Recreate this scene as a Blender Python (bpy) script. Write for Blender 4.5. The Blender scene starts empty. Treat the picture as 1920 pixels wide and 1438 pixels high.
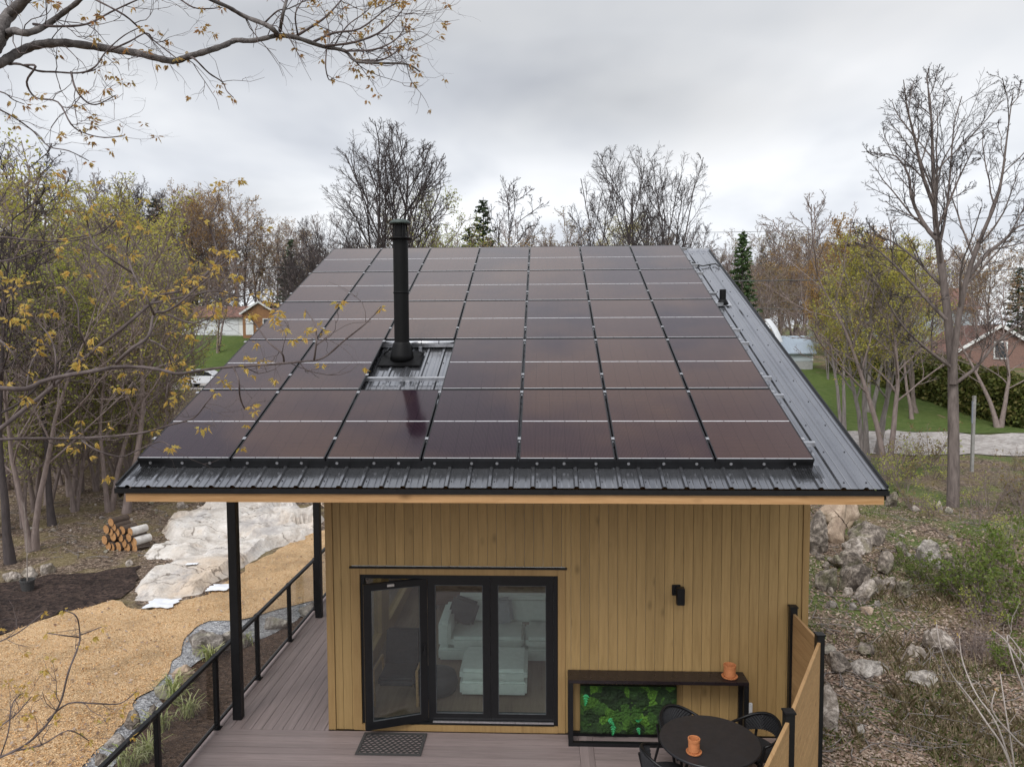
import bpy, math, random
import numpy as np
from mathutils import Vector, Matrix, noise, geometry

scene = bpy.context.scene
COL = scene.collection
R = math.radians
rng = random.Random(7)
H = 5.2636                                   # camera height above the deck

# ------------------------------------------------------------------ camera
F, PITCH, YAW, ROLL = 1392.08, 0.0631, 0.0413, -0.0050     # solved from the photograph (1920 px wide)
_cp, _sp, _cy, _sy = math.cos(PITCH), math.sin(PITCH), math.cos(YAW), math.sin(YAW)
FW = Vector((-_sy*_cp, _cy*_cp, -_sp)); RT0 = Vector((_cy, _sy, 0)); UP0 = RT0.cross(FW)
RT = RT0*math.cos(ROLL) + UP0*math.sin(ROLL); UP = UP0*math.cos(ROLL) - RT0*math.sin(ROLL)
CAMP = Vector((0, 0, H))
cam_data = bpy.data.cameras.new('camera'); cam = bpy.data.objects.new('camera', cam_data); COL.objects.link(cam)
cam_data.sensor_width = 36; cam_data.lens = 36*F/1920; cam_data.clip_end = 6000; cam_data.clip_start = 0.05
mw = Matrix((RT, UP, -FW)).transposed().to_4x4(); mw.translation = CAMP
cam.matrix_world = mw
scene.camera = cam

def ray(u, v): return (FW + RT*((u-960)/F) - UP*((v-719)/F))
def at_y(u, v, Y): d = ray(u, v); return CAMP + d*(Y/d.y)
def at_x(u, v, X): d = ray(u, v); return CAMP + d*(X/d.x)
def at_z(u, v, Z): d = ray(u, v); return CAMP + d*((Z-H)/d.z)

def lerp_tab(x, xs, ys): return float(np.interp(x, xs, ys))
def sstep(a, b, x):
    t = min(1, max(0, (x-a)/(b-a))); return t*t*(3-2*t)
def gh(x, y):
    """height of the terrain"""
    zl = lerp_tab(y, [-60, 0, 18, 26, 40, 62, 74, 80, 97, 130, 300, 1500], [-1.2, -.75, -.6, -.5, -.1, .45, .6, 1.2, 5.1, 6.5, 8, 8])
    zr = lerp_tab(y, [-60, 0, 8, 14, 20, 30, 43, 61, 80, 130, 300, 1500], [-1.6, -1.0, -.85, -.5, 0, .05, .1, 2.7, 4, 6, 8, 8])
    q = x/max(y, 6.0)
    w = sstep(-.15, .2, q)
    z = zl*(1-w) + zr*w
    a = .12*sstep(.1, .35, q)*sstep(4, 10, y) + .05
    z += a*noise.noise(Vector((x*.35, y*.35, 3.1))) + .5*a*noise.noise(Vector((x*.9, y*.9, 7.7)))
    if y > 120: z += (y-120)*.004*noise.noise(Vector((x*.01, y*.01, 1)))
    if x < -18: z += .02*(-18-x)*sstep(18, 40, y)
    return z
def at_g(u, v):
    d = ray(u, v); t = 2.0; last = t
    while t < 400:
        p = CAMP + d*t
        if p.z < gh(p.x, p.y):
            lo, hi = last, t
            for _ in range(24):
                m = (lo+hi)/2; p = CAMP+d*m
                if p.z < gh(p.x, p.y): hi = m
                else: lo = m
            return CAMP + d*hi
        last = t; t *= 1.02
    return CAMP + d*t

# ------------------------------------------------------------------ object helpers
def tag(o, label=None, cat=None, group=None, kind=None):
    if label: o['label'] = label
    if cat: o['category'] = cat
    if group: o['group'] = group
    if kind: o['kind'] = kind
    return o
def empty(name, loc, label=None, cat=None, group=None, rz=0):
    o = bpy.data.objects.new(name, None); COL.objects.link(o)
    o.location = loc; o.rotation_euler = (0, 0, rz); o.empty_display_size = .2
    return tag(o, label, cat, group)
def copy_tree(o, parent=None):
    c = o.copy(); COL.objects.link(c)
    if parent: c.parent = parent
    for ch in o.children: copy_tree(ch, c)
    return c

class MB:
    def __init__(s): s.v = []; s.f = []
    def add(s, vs, fs):
        b = len(s.v); s.v.extend([tuple(v) for v in vs]); s.f.extend([tuple(i+b for i in f) for f in fs])
    def box(s, c, sz, m=None):
        x, y, z = sz[0]/2, sz[1]/2, sz[2]/2; c = Vector(c)
        vs = [Vector((a*x, b*y, d*z)) for d in (-1, 1) for b in (-1, 1) for a in (-1, 1)]
        if m is not None: vs = [m @ v for v in vs]
        s.add([v+c for v in vs], [(0, 2, 3, 1), (4, 5, 7, 6), (0, 1, 5, 4), (2, 6, 7, 3), (0, 4, 6, 2), (1, 3, 7, 5)])
    def box2(s, a, b): s.box([(p+q)/2 for p, q in zip(a, b)], [abs(q-p) for p, q in zip(a, b)])
    def bar(s, p, q, w, h, up=(0, 0, 1)):
        p, q = Vector(p), Vector(q); d = (q-p).normalized(); u = Vector(up)
        r = d.cross(u)
        if r.length < 1e-4: r = d.cross(Vector((0, 1, 0)))
        r.normalize(); n = r.cross(d)
        vs = []
        for e in (p, q):
            for a, b in ((-1, -1), (1, -1), (1, 1), (-1, 1)): vs.append(e + r*(a*w/2) + n*(b*h/2))
        s.add(vs, [(0, 1, 2, 3), (7, 6, 5, 4), (0, 4, 5, 1), (1, 5, 6, 2), (2, 6, 7, 3), (3, 7, 4, 0)])
    def prism(s, pts, off):
        """closed polygon pts swept by vector off"""
        n = len(pts); off = Vector(off)
        vs = [Vector(p) for p in pts] + [Vector(p)+off for p in pts]
        s.add(vs, [tuple(range(n))[::-1], tuple(range(n, 2*n))] + [(i, (i+1) % n, n+(i+1) % n, n+i) for i in range(n)])
    def tube(s, pts, rad, n=8, cap=True):
        pts = [Vector(p) for p in pts]
        if not hasattr(rad, '__len__'): rad = [rad]*len(pts)
        ref = None; rings = []
        for i, p in enumerate(pts):
            t = (pts[min(i+1, len(pts)-1)] - pts[max(i-1, 0)]).normalized()
            if ref is None:
                ref = t.cross(Vector((0, 0, 1)) if abs(t.z) < .9 else Vector((1, 0, 0))).normalized()
            ref = (ref - t*ref.dot(t)).normalized(); b = t.cross(ref)
            rings.append([p + (ref*math.cos(a)+b*math.sin(a))*rad[i] for a in [2*math.pi*k/n for k in range(n)]])
        vs = [v for r in rings for v in r]; fs = []
        for i in range(len(pts)-1):
            for k in range(n): fs.append((i*n+k, i*n+(k+1) % n, (i+1)*n+(k+1) % n, (i+1)*n+k))
        if cap: fs += [tuple(range(n))[::-1], tuple(range((len(pts)-1)*n, len(pts)*n))]
        s.add(vs, fs)
    def lathe(s, prof, n=32, c=(0, 0, 0)):
        c = Vector(c); vs = []; fs = []
        for r, z in prof:
            for k in range(n):
                a = 2*math.pi*k/n; vs.append(c+Vector((r*math.cos(a), r*math.sin(a), z)))
        for i in range(len(prof)-1):
            for k in range(n): fs.append((i*n+k, i*n+(k+1) % n, (i+1)*n+(k+1) % n, (i+1)*n+k))
        fs += [tuple(range(n))[::-1], tuple(range((len(prof)-1)*n, len(prof)*n))]
        s.add(vs, fs)
    def build(s, name, mat, parent=None, smooth=False, bevel=0, loc=None):
        me = bpy.data.meshes.new(name); me.from_pydata(s.v, [], s.f); me.update()
        if bevel:
            import bmesh
            bm = bmesh.new(); bm.from_mesh(me)
            bmesh.ops.bevel(bm, geom=[e for e in bm.edges if len(e.link_faces) == 2 and e.calc_face_angle(0) > .5], offset=bevel, segments=2, affect='EDGES')
            bm.to_mesh(me); bm.free()
        return link_mesh(name, me, mat, parent, smooth, loc)
def link_mesh(name, me, mat, parent=None, smooth=False, loc=None):
    if smooth:
        me.polygons.foreach_set('use_smooth', [True]*len(me.polygons))
    o = bpy.data.objects.new(name, me); COL.objects.link(o); me.materials.append(mat)
    if parent:
        o.parent = parent
        # vertices are given in world space; shift them to the parent's frame
        if not getattr(parent, '_local', False) and loc is None:
            M = parent_matrix(parent).inverted()
            me.transform(M)
    if loc is not None: o.location = loc
    return o
def parent_matrix(o):
    m = Matrix.Translation(o.location) @ o.rotation_euler.to_matrix().to_4x4()
    return parent_matrix(o.parent) @ m if o.parent else m
def np_mesh(name, V, Fq, k):
    """mesh from arrays: V (n,3), Fq (m,k)"""
    me = bpy.data.meshes.new(name)
    me.vertices.add(len(V)); me.vertices.foreach_set('co', np.ascontiguousarray(V, np.float32).ravel())
    m = len(Fq); me.loops.add(m*k); me.loops.foreach_set('vertex_index', np.ascontiguousarray(Fq, np.int32).ravel())
    me.polygons.add(m); me.polygons.foreach_set('loop_start', np.arange(0, m*k, k, dtype=np.int32))
    me.update(calc_edges=True); return me

# ------------------------------------------------------------------ materials
def new_mat(name):
    m = bpy.data.materials.new(name); m.use_nodes = True; nt = m.node_tree
    for n in list(nt.nodes): nt.nodes.remove(n)
    out = nt.nodes.new('ShaderNodeOutputMaterial'); b = nt.nodes.new('ShaderNodeBsdfPrincipled')
    nt.links.new(b.outputs[0], out.inputs[0]); return m, nt, b, out
def N(nt, typ, **kw):
    n = nt.nodes.new(typ)
    for k, v in kw.items():
        if k.startswith('i_'): n.inputs[int(k[2:]) if k[2:].isdigit() else k[2:].replace('_', ' ')].default_value = v
        else: setattr(n, k, v)
    return n
def c4(c): return (c[0], c[1], c[2], 1)
def ramp(nt, fac, stops, interp='LINEAR'):
    r = nt.nodes.new('ShaderNodeValToRGB'); r.color_ramp.interpolation = interp
    while len(r.color_ramp.elements) < len(stops): r.color_ramp.elements.new(.5)
    for e, (p, c) in zip(r.color_ramp.elements, stops): e.position = p; e.color = c4(c) if hasattr(c, '__len__') else (c, c, c, 1)
    nt.links.new(fac, r.inputs[0]); return r.outputs[0]
def coords(nt, kind='Object', scale=(1, 1, 1), rot=(0, 0, 0)):
    if kind == 'World':
        g = nt.nodes.new('ShaderNodeNewGeometry'); src = g.outputs['Position']
    else:
        t = nt.nodes.new('ShaderNodeTexCoord'); src = t.outputs[kind]
    mp = nt.nodes.new('ShaderNodeMapping'); mp.inputs['Scale'].default_value = scale; mp.inputs['Rotation'].default_value = rot
    nt.links.new(src, mp.inputs[0]); return mp.outputs[0]
def noise_n(nt, vec, scale, detail=4, rough=.55, dist=0):
    n = nt.nodes.new('ShaderNodeTexNoise'); n.inputs['Scale'].default_value = scale; n.inputs['Detail'].default_value = detail
    n.inputs['Roughness'].default_value = rough; n.inputs['Distortion'].default_value = dist
    nt.links.new(vec, n.inputs['Vector']); return n.outputs['Fac']
def mix(nt, fac, a, b, mode='MIX'):
    m = nt.nodes.new('ShaderNodeMix'); m.data_type = 'RGBA'; m.blend_type = mode; m.clamp_factor = True
    for sock, val in ((m.inputs[0], fac), (m.inputs[6], a), (m.inputs[7], b)):
        if hasattr(val, 'is_linked'): nt.links.new(val, sock)
        else: sock.default_value = val if not hasattr(val, '__len__') else c4(val)
    return m.outputs[2]
def bump(nt, b, h, strength=.3, dist=.02):
    n = nt.nodes.new('ShaderNodeBump'); n.inputs['Strength'].default_value = strength; n.inputs['Distance'].default_value = dist
    nt.links.new(h, n.inputs['Height']); nt.links.new(n.outputs[0], b.inputs['Normal'])
def math_n(nt, op, a, b=None, c=None):
    m = nt.nodes.new('ShaderNodeMath'); m.operation = op
    for i, val in enumerate((a, b, c)):
        if val is None: continue
        if hasattr(val, 'is_linked'): nt.links.new(val, m.inputs[i])
        else: m.inputs[i].default_value = val
    return m.outputs[0]
def simple(name, c1, c2=None, rough=.6, metal=0, scale=6, bmp=0, space='Object', sc=(1, 1, 1), spec=.5, bscale=None, bdist=.01):
    m, nt, b, _ = new_mat(name)
    b.inputs['Roughness'].default_value = rough; b.inputs['Metallic'].default_value = metal; b.inputs['Specular IOR Level'].default_value = spec
    co = coords(nt, space, sc); f = noise_n(nt, co, scale, 6, .6)
    c2 = c2 or [x*.8 for x in c1]
    nt.links.new(ramp(nt, f, [(.3, c2), (.7, c1)]), b.inputs['Base Color'])
    rr = ramp(nt, noise_n(nt, co, scale*1.7, 3), [(.3, max(0, rough-.07)), (.7, min(1, rough+.07))])
    nt.links.new(rr, b.inputs['Roughness'])
    if bmp: bump(nt, b, noise_n(nt, co, bscale or scale*3, 5), bmp, bdist)
    return m
def leaf_mat(name, cols, trans=.35, rough=.55):
    """per-leaf random colour, thin translucent blade"""
    m, nt, b, out = new_mat(name)
    g = nt.nodes.new('ShaderNodeNewGeometry')
    col = ramp(nt, g.outputs['Random Per Island'], [((i+.5)/len(cols), c) for i, c in enumerate(cols)])
    nt.links.new(col, b.inputs['Base Color']); b.inputs['Roughness'].default_value = rough; b.inputs['Specular IOR Level'].default_value = .25
    t = nt.nodes.new('ShaderNodeBsdfTranslucent'); nt.links.new(col, t.inputs[0])
    ms = nt.nodes.new('ShaderNodeMixShader'); ms.inputs[0].default_value = trans
    nt.links.new(b.outputs[0], ms.inputs[1]); nt.links.new(t.outputs[0], ms.inputs[2]); nt.links.new(ms.outputs[0], out.inputs[0])
    return m

def wood_boards(name, light, dark, axis_w, board, axis_l, rough=.55, knots=True, gain=1.0):
    """boards of width `board` along world axis axis_w, grain along axis_l; each board its own tone"""
    m, nt, b, _ = new_mat(name)
    g = nt.nodes.new('ShaderNodeNewGeometry'); s = nt.nodes.new('ShaderNodeSeparateXYZ'); nt.links.new(g.outputs['Position'], s.inputs[0])
    idx = math_n(nt, 'FLOOR', math_n(nt, 'DIVIDE', s.outputs[axis_w], board))
    wn = nt.nodes.new('ShaderNodeTexWhiteNoise'); wn.noise_dimensions = '1D'; nt.links.new(idx, wn.inputs['W'])
    sc = [14, 14, 14]; sc[axis_l] = .9
    mp = nt.nodes.new('ShaderNodeMapping'); mp.inputs['Scale'].default_value = sc; nt.links.new(g.outputs['Position'], mp.inputs[0])
    off = nt.nodes.new('ShaderNodeCombineXYZ')
    for i in range(3): nt.links.new(math_n(nt, 'MULTIPLY', wn.outputs['Value'], 37.0+i*11), off.inputs[i])
    nt.links.new(off.outputs[0], mp.inputs['Location'])
    f = noise_n(nt, mp.outputs[0], 2.2, 8, .65, .6)
    big = noise_n(nt, mp.outputs[0], .55, 3, .5)
    col = ramp(nt, f, [(.25, dark), (.55, light), (.8, [x*1.12 for x in light])])
    tone = ramp(nt, wn.outputs['Value'], [(0, .90), (1, 1.07)])
    col = mix(nt, 1, col, tone, 'MULTIPLY')
    col = mix(nt, ramp(nt, big, [(.3, .25), (.45, 0)]), col, [x*.72 for x in dark])
    if knots:
        kc = [3.2, 3.2, 3.2]; kc[axis_l] = 1.6
        mk = nt.nodes.new('ShaderNodeMapping'); mk.inputs['Scale'].default_value = kc; nt.links.new(g.outputs['Position'], mk.inputs[0])
        nt.links.new(off.outputs[0], mk.inputs['Location'])
        vo = nt.nodes.new('ShaderNodeTexVoronoi'); vo.inputs['Scale'].default_value = 1.1; nt.links.new(mk.outputs[0], vo.inputs['Vector'])
        col = mix(nt, ramp(nt, vo.outputs['Distance'], [(.0, .75), (.09, .35), (.16, 0)]), col, [x*.45 for x in dark])
    nt.links.new(col, b.inputs['Base Color']); b.inputs['Roughness'].default_value = rough; b.inputs['Specular IOR Level'].default_value = .3
    bump(nt, b, f, .15, .004)
    return m

MAT = {}
MAT['siding'] = wood_boards('wood_siding', (.345, .226, .095), (.268, .172, .069), 0, .122, 2)
MAT['trim'] = wood_boards('wood_trim', (.315, .20, .083), (.25, .152, .061), 0, 5.3, 2, knots=False)
MAT['fascia'] = wood_boards('fascia_wood', (.43, .25, .115), (.31, .165, .065), 2, .35, 0)
MAT['soffit'] = wood_boards('soffit_wood', (.36, .21, .09), (.26, .14, .055), 1, .14, 0)
MAT['screen'] = wood_boards('screen_wood', (.40, .245, .115), (.30, .17, .075), 2, .135, 1, knots=True)
MAT['deck_x'] = wood_boards('deck_composite', (.245, .196, .188), (.192, .152, .146), 1, .142, 0, rough=.5, knots=False)
MAT['deck_y'] = wood_boards('deck_composite_side', (.245, .196, .188), (.192, .152, .146), 0, .142, 1, rough=.5, knots=False)
MAT['black_metal'] = simple('black_powder_coat', (.008, .008, .009), (.006, .006, .007), .42, 0, 20, .05, spec=.3)
MAT['black_frame'] = simple('black_door_frame', (.009, .009, .010), (.006, .006, .007), .4, 0, 15, spec=.3)
MAT['bead'] = simple('dull_glazing_bead', (.10, .105, .11), (.06, .065, .07), .45, .3, 15)
MAT['alu'] = simple('brushed_aluminium', (.72, .72, .73), (.55, .55, .57), .33, 1, 30)
MAT['white_plastic'] = simple('white_plastic', (.72, .73, .74), (.6, .61, .62), .45, 0, 12)
MAT['pipe'] = simple('black_flue_pipe', (.0045, .004, .0045), (.003, .003, .003), .5, 0, 10, .05, spec=.16)
MAT['pipe_cap'] = simple('weathered_cap', (.055, .075, .065), (.03, .04, .036), .5, .2, 14)
MAT['terracotta'] = simple('terracotta', (.52, .20, .075), (.42, .15, .055), .8, 0, 20, .1)
MAT['dark_table'] = simple('dark_laminate', (.022, .022, .026), (.016, .016, .019), .45, 0, 9)
MAT['chair_black'] = simple('black_rope_weave', (.018, .018, .021), (.008, .008, .010), .75, 0, 60, .6)
MAT['console_top'] = simple('dark_stained_top', (.018, .012, .014), (.011, .008, .009), .32, 0, 8)
MAT['rubber'] = simple('rubber_mat', (.055, .052, .05), (.035, .033, .032), .85, 0, 40, .3)
MAT['sofa'] = simple('pale_upholstery', (.70, .74, .70), (.60, .64, .60), .9, 0, 12, .2)
MAT['dark_fabric'] = simple('charcoal_fabric', (.035, .04, .05), (.02, .024, .03), .9, 0, 20, .2)
MAT['walnut'] = simple('walnut', (.12, .055, .028), (.07, .03, .016), .5, 0, 4, 0, 'Object', (1, 8, 8))
MAT['oak'] = simple('oak', (.45, .28, .14), (.34, .20, .09), .5, 0, 4, 0, 'Object', (1, 8, 8))
MAT['plaster'] = simple('interior_plaster', (.72, .71, .68), (.68, .67, .64), .9, 0, 2)
MAT['int_floor'] = wood_boards('interior_floor', (.24, .17, .12), (.17, .115, .08), 0, .18, 1, knots=False)
MAT['concrete'] = simple('concrete', (.36, .36, .35), (.26, .26, .25), .9, 0, 5, .3)
MAT['screw'] = simple('screw_head', (.10, .10, .11), (.06, .06, .07), .5, .6, 9)
MAT['clip'] = simple('clip_disc', (.32, .32, .33), (.22, .22, .23), .5, .5, 9)
MAT['cable'] = simple('cable_black', (.012, .012, .012), None, .5)
MAT['wire'] = simple('wire_grey', (.10, .10, .10), None, .6)

# painted roof sheet: slightly dusty charcoal metal
m, nt, b, _ = new_mat('roof_sheet_metal'); co = coords(nt, 'World', (1, 1, 1))
f = noise_n(nt, co, 1.3, 6, .6); st = noise_n(nt, coords(nt, 'World', (6, .5, .5)), 2.0, 5)
col = ramp(nt, f, [(.3, (.29, .295, .318)), (.7, (.35, .355, .375))])
col = mix(nt, ramp(nt, st, [(.45, 0), (.75, .3)]), col, (.46, .46, .48)); nt.links.new(col, b.inputs['Base Color'])
b.inputs['Metallic'].default_value = .9; nt.links.new(ramp(nt, st, [(.3, .15), (.7, .24)]), b.inputs['Roughness'])
MAT['roof'] = m
# solar glass: dark violet brown cells with fine fingers along the slope
def solar_mat():
    m, nt, b, _ = new_mat('solar_cells'); t = nt.nodes.new('ShaderNodeTexCoord'); s = nt.nodes.new('ShaderNodeSeparateXYZ'); nt.links.new(t.outputs['Object'], s.inputs[0])
    fr = math_n(nt, 'FRACT', math_n(nt, 'DIVIDE', s.outputs[0], 1.02/66))
    line = ramp(nt, fr, [(0, 1), (.16, 1), (.24, 0), (1, 0)])
    fy = math_n(nt, 'FRACT', math_n(nt, 'DIVIDE', s.outputs[1], .0848)); cell = ramp(nt, fy, [(0, 1), (.03, 1), (.05, 0), (1, 0)])
    fx = math_n(nt, 'FRACT', math_n(nt, 'DIVIDE', s.outputs[0], .17)); cellx = ramp(nt, fx, [(0, 1), (.015, 1), (.03, 0), (1, 0)])
    oi = nt.nodes.new('ShaderNodeObjectInfo')
    base = ramp(nt, oi.outputs['Random'], [(0, (.013, .006, .012)), (.35, (.019, .009, .014)), (.6, (.030, .015, .016)), (1, (.056, .030, .023))])
    nz = noise_n(nt, coords(nt, 'World', (1, 1, 1)), .45, 3)
    base = mix(nt, ramp(nt, nz, [(.42, 0), (.62, .8)]), base, (.066, .036, .024))
    col = mix(nt, math_n(nt, 'MULTIPLY', line, .6), base, (.075, .052, .055))
    col = mix(nt, math_n(nt, 'MULTIPLY', math_n(nt, 'MAXIMUM', cell, cellx), .5), col, (.012, .009, .011))
    nt.links.new(col, b.inputs['Base Color'])
    b.inputs['Roughness'].default_value = .16; b.inputs['IOR'].default_value = 1.45; b.inputs['Specular IOR Level'].default_value = .52; b.inputs['Specular Tint'].default_value = (1, .86, .90, 1)
    dust = noise_n(nt, coords(nt, 'World', (1, 1, 1)), 2.2, 5); nt.links.new(ramp(nt, dust, [(.3, .06), (.7, .13)]), b.inputs['Roughness'])
    return m
MAT['solar'] = solar_mat()
MAT['panel_frame'] = simple('black_anodised_frame', (.018, .018, .020), (.012, .012, .014), .32, .4, 20)
MAT['gap_and_glint'] = simple('white_gap_and_glint', (.60, .60, .62), (.5, .5, .52), .4, 0, 30)
# thin clear glass
def glass_mat(name, tint=(.90, .95, .94), refl=1.0):
    m, nt, b, out = new_mat(name); nt.nodes.remove(b)
    tr = nt.nodes.new('ShaderNodeBsdfTransparent'); tr.inputs[0].default_value = c4(tint)
    gl = nt.nodes.new('ShaderNodeBsdfGlossy'); gl.inputs['Roughness'].default_value = .015
    fr = nt.nodes.new('ShaderNodeFresnel'); gg = nt.nodes.new('ShaderNodeNewGeometry')
    nt.links.new(math_n(nt, 'SUBTRACT', 1.5, math_n(nt, 'MULTIPLY', gg.outputs['Backfacing'], 1.5-1/1.5)), fr.inputs[0])
    ms = nt.nodes.new('ShaderNodeMixShader'); nt.links.new(math_n(nt, 'MULTIPLY', fr.outputs[0], refl), ms.inputs[0])
    nt.links.new(tr.outputs[0], ms.inputs[1]); nt.links.new(gl.outputs[0], ms.inputs[2]); nt.links.new(ms.outputs[0], out.inputs[0])
    return m
MAT['glass'] = glass_mat('door_glass', (.86, .91, .90), 2.0)
MAT['rail_glass'] = glass_mat('rail_glass', (.90, .91, .90), .9)

# ------------------------------------------------------------------ the house
SL = .3834; CS, SN = math.cos(SL), math.sin(SL)
X0, Y0, Z0 = -4.4969, 7.9907, 3.7757-5.1+H
PL, PW, GAP = 1.7367, 1.06, .02
def RP(x, t, off=0): return Vector((x, Y0 + t*CS - off*SN, Z0 + t*SN + off*CS))
ROOFM = Matrix(((1, 0, 0), (0, CS, -SN), (0, SN, CS)))    # columns: x, up-slope, normal
XRL, XRR, YW, XWL, XWR = -4.5885, 3.5562, 9.6025, -2.8869, 3.4375
T0, T1, OFF = -.3712, 8.72, -.130
YB = 15.4
def roof_z(y, off=0): return Z0 + (y-Y0+off*SN)/CS*SN + off*CS

house = empty('cabin', (0.3, 12.4, 0), 'cabin clad in tan vertical boards under a single-slope dark metal roof', 'house')
# corrugated sheet
prof = []
pitch_ = .2286; x = XRL
nr = int((XRR-XRL)/pitch_)
def rib(xc): return [(xc-.030, 0), (xc-.014, .021), (xc+.014, .021), (xc+.030, 0)]
prof.append((XRL, 0)); xc = XRL+.14
while xc < XRR-.04:
    prof += rib(xc)
    for k in (1, 2):
        xm = xc + pitch_*k/3
        if xm < XRR-.05: prof += [(xm-.010, 0), (xm, .0035), (xm+.010, 0)]
    xc += pitch_
prof.append((XRR, 0)); prof.sort()
mb = MB(); nseg = 6; n = len(prof)
vs = [RP(px, T0+(T1-T0)*k/nseg, OFF+pz) for k in range(nseg+1) for px, pz in prof]
mb.add(vs, [(k*n+i, k*n+i+1, (k+1)*n+i+1, (k+1)*n+i) for k in range(nseg) for i in range(n-1)])
roof = mb.build('roof', MAT['roof'], house)
mb = MB()    # screws along ribs near the right edge and ridge
xc = XRL+.14
while xc < XRR-.04:
    for t in np.arange(T0+.12, T1, .62): 
        c = RP(xc+.045, t, OFF+.004); mb.box(c, (.014, .014, .008), ROOFM)
    xc += pitch_
mb.build('roof_screw_lines', MAT['screw'], roof)
mb = MB()    # rib closures at the eave: dark half-round ends
mb.box2((XRL, Y0+T0*CS-.012+.05, roof_z(Y0+T0*CS+.04, OFF)-.066), (XRR, Y0+T0*CS+.05, roof_z(Y0+T0*CS+.04, OFF)-.012))
drip = mb.build('drip_edge', MAT['black_metal'], roof)
eY = Y0+T0*CS+.05; eZ = roof_z(eY, OFF)
mb = MB()
for xx in (XRL, XRR-.02):   # gable flashing
    mb = MB(); p = [RP(xx, T0+.02, OFF-.15), RP(xx, T1, OFF-.15), RP(xx, T1, OFF+.024), RP(xx, T0+.02, OFF+.024)]
    mb.prism(p, (.02, 0, 0)); mb.build('gable_flashing', MAT['black_metal'], roof)
mb = MB(); mb.box2((XRL, RP(0, T1, 0).y, RP(0, T1, OFF).z-.25), (XRR, RP(0, T1, 0).y+.03, RP(0, T1, OFF).z+.03)); mb.build('ridge_cap', MAT['roof'], roof)
mb = MB()
FX0, FX1 = XRL+.11, XRR-.045
mb.box2((FX0, eY+.012, eZ-.165), (FX1, eY+.05, eZ-.062)); mb.build('fascia', MAT['fascia'], house)
mb = MB()
p = [RP(0, T0+.12, OFF-.19), RP(0, T1-.05, OFF-.19), RP(0, T1-.05, OFF-.155), RP(0, T0+.12, OFF-.155)]
mb.prism([Vector((XRL+.03, q.y, q.z)) for q in p], (XRR-XRL-.06, 0, 0)); mb.build('soffit', MAT['soffit'], house)

# front wall, boards cut round the door opening
DL, DR = at_y(675, 1077, YW).x, at_y(1046, 1077, YW).x
DT, DB = at_y(860, 1077, YW).z, .10
TL, TR, TT = at_y(659, 1064, YW).x, at_y(1060, 1064, YW).x, at_y(860, 1065, YW).z
wt = roof_z(YW, OFF-.19) - .002
BW = .122
mb = MB(); back = MB()
k0 = int(math.floor((XWL+.10)/BW)); k1 = int(math.ceil((XWR-.08)/BW))
for k in range(k0, k1):
    a, b_ = max(k*BW, XWL+.10)+.0018, min((k+1)*BW, XWR-.085)-.0018
    if b_-a < .01: continue
    segs = [(.0, wt)]
    if b_ > TL and a < TR: segs = [(TT+.03, wt)]
    spans = [(a, b_)]
    if a < TL < b_: 
        mb.box2((a, YW-.012, .0), (TL-.001, YW+.008, wt)); a = TL+.001
    if a < TR < b_:
        mb.box2((TR+.001, YW-.012, .0), (b_, YW+.008, wt)); b_ = TR-.001
    for z0, z1 in segs: mb.box2((a, YW-.012, z0), (b_, YW+.008, z1))
mb.build('siding', MAT['siding'], house, bevel=.002)
for a, b_, z0, z1 in ((XWL+.02, TL+.03, 0, wt), (TR-.03, XWR-.02, 0, wt), (TL+.03, TR-.03, TT-.03, wt)):
    back.box2((a, YW+.0081, z0), (b_, YW+.12, z1))
back.build('wall_core', MAT['plaster'], house)
mb = MB()
mb.box2((XWL, YW-.03, .0), (XWL+.098, YW+.10, wt)); mb.build('corner_board', MAT['trim'], house, bevel=.003)
mb = MB()
mb.box2((XWR-.083, YW-.03, .0), (XWR, YW+.10, wt)); mb.build('corner_board', MAT['trim'], house, bevel=.003)
# other walls (windows added here to let daylight into the room)
mb = MB()
def wall_side(mb, x0, x1, ya, yb, openings, y_in):
    ys = sorted({ya, yb} | {o[0] for o in openings} | {o[1] for o in openings})
    for a, b_ in zip(ys, ys[1:]):
        op = [o for o in openings if o[0] <= a and b_ <= o[1]]
        za, zb = roof_z(a, OFF-.19)-.004, roof_z(b_, OFF-.19)-.004
        def pr(z0a, z0b, z1a, z1b): mb.prism([(x0, a, z0a), (x0, b_, z0b), (x0, b_, z1b), (x0, a, z1a)], (x1-x0, 0, 0))
        if op: pr(-.2, -.2, op[0][2], op[0][2]); pr(op[0][3], op[0][3], za, zb)
        else: pr(-.2, -.2, za, zb)
WOP = [(10.4, 12.2, .25, 2.25), (12.8, 14.6, .25, 2.25)]
wall_side(mb, XWL+.02, XWL+.16, YW+.121, YB, WOP, 0)
mb.build('side_wall', MAT['trim'], house)
mb = MB(); wall_side(mb, XWR-.16, XWR-.02, YW+.121, YB, [(11.2, 13.4, 1.0, 2.6)], 0); mb.build('side_wall', MAT['trim'], house)
mb = MB(); zt = roof_z(YB, OFF-.19)-.01
for a, b_, z0, z1 in ((XWL+.02, -2.2, -.2, zt), (2.6, XWR-.02, -.2, zt), (-2.2, 2.6, -.2, .3), (-2.2, 2.6, 4.8, zt)): mb.box2((a, YB+.001, z0), (b_, YB+.14, z1))
mb.build('back_wall', MAT['trim'], house)
mb = MB(); mb.box2((XWL+.161, YB-.02, .25), (-2.2, YB, zt)); mb.box2((2.6, YB-.02, .25), (XWR-.161, YB, zt)); mb.build('back_wall_lining', MAT['plaster'], house)
mb = MB(); mb.box2((XWL+.05, YW+.125, -.1), (XWR-.05, YB-.001, .02)); mb.build('interior_floor', MAT['int_floor'], house)
mb = MB()
for y0_, y1_, z0, z1 in WOP: mb.box2((XWL+.08, y0_, z0), (XWL+.092, y1_, z1))
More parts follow.
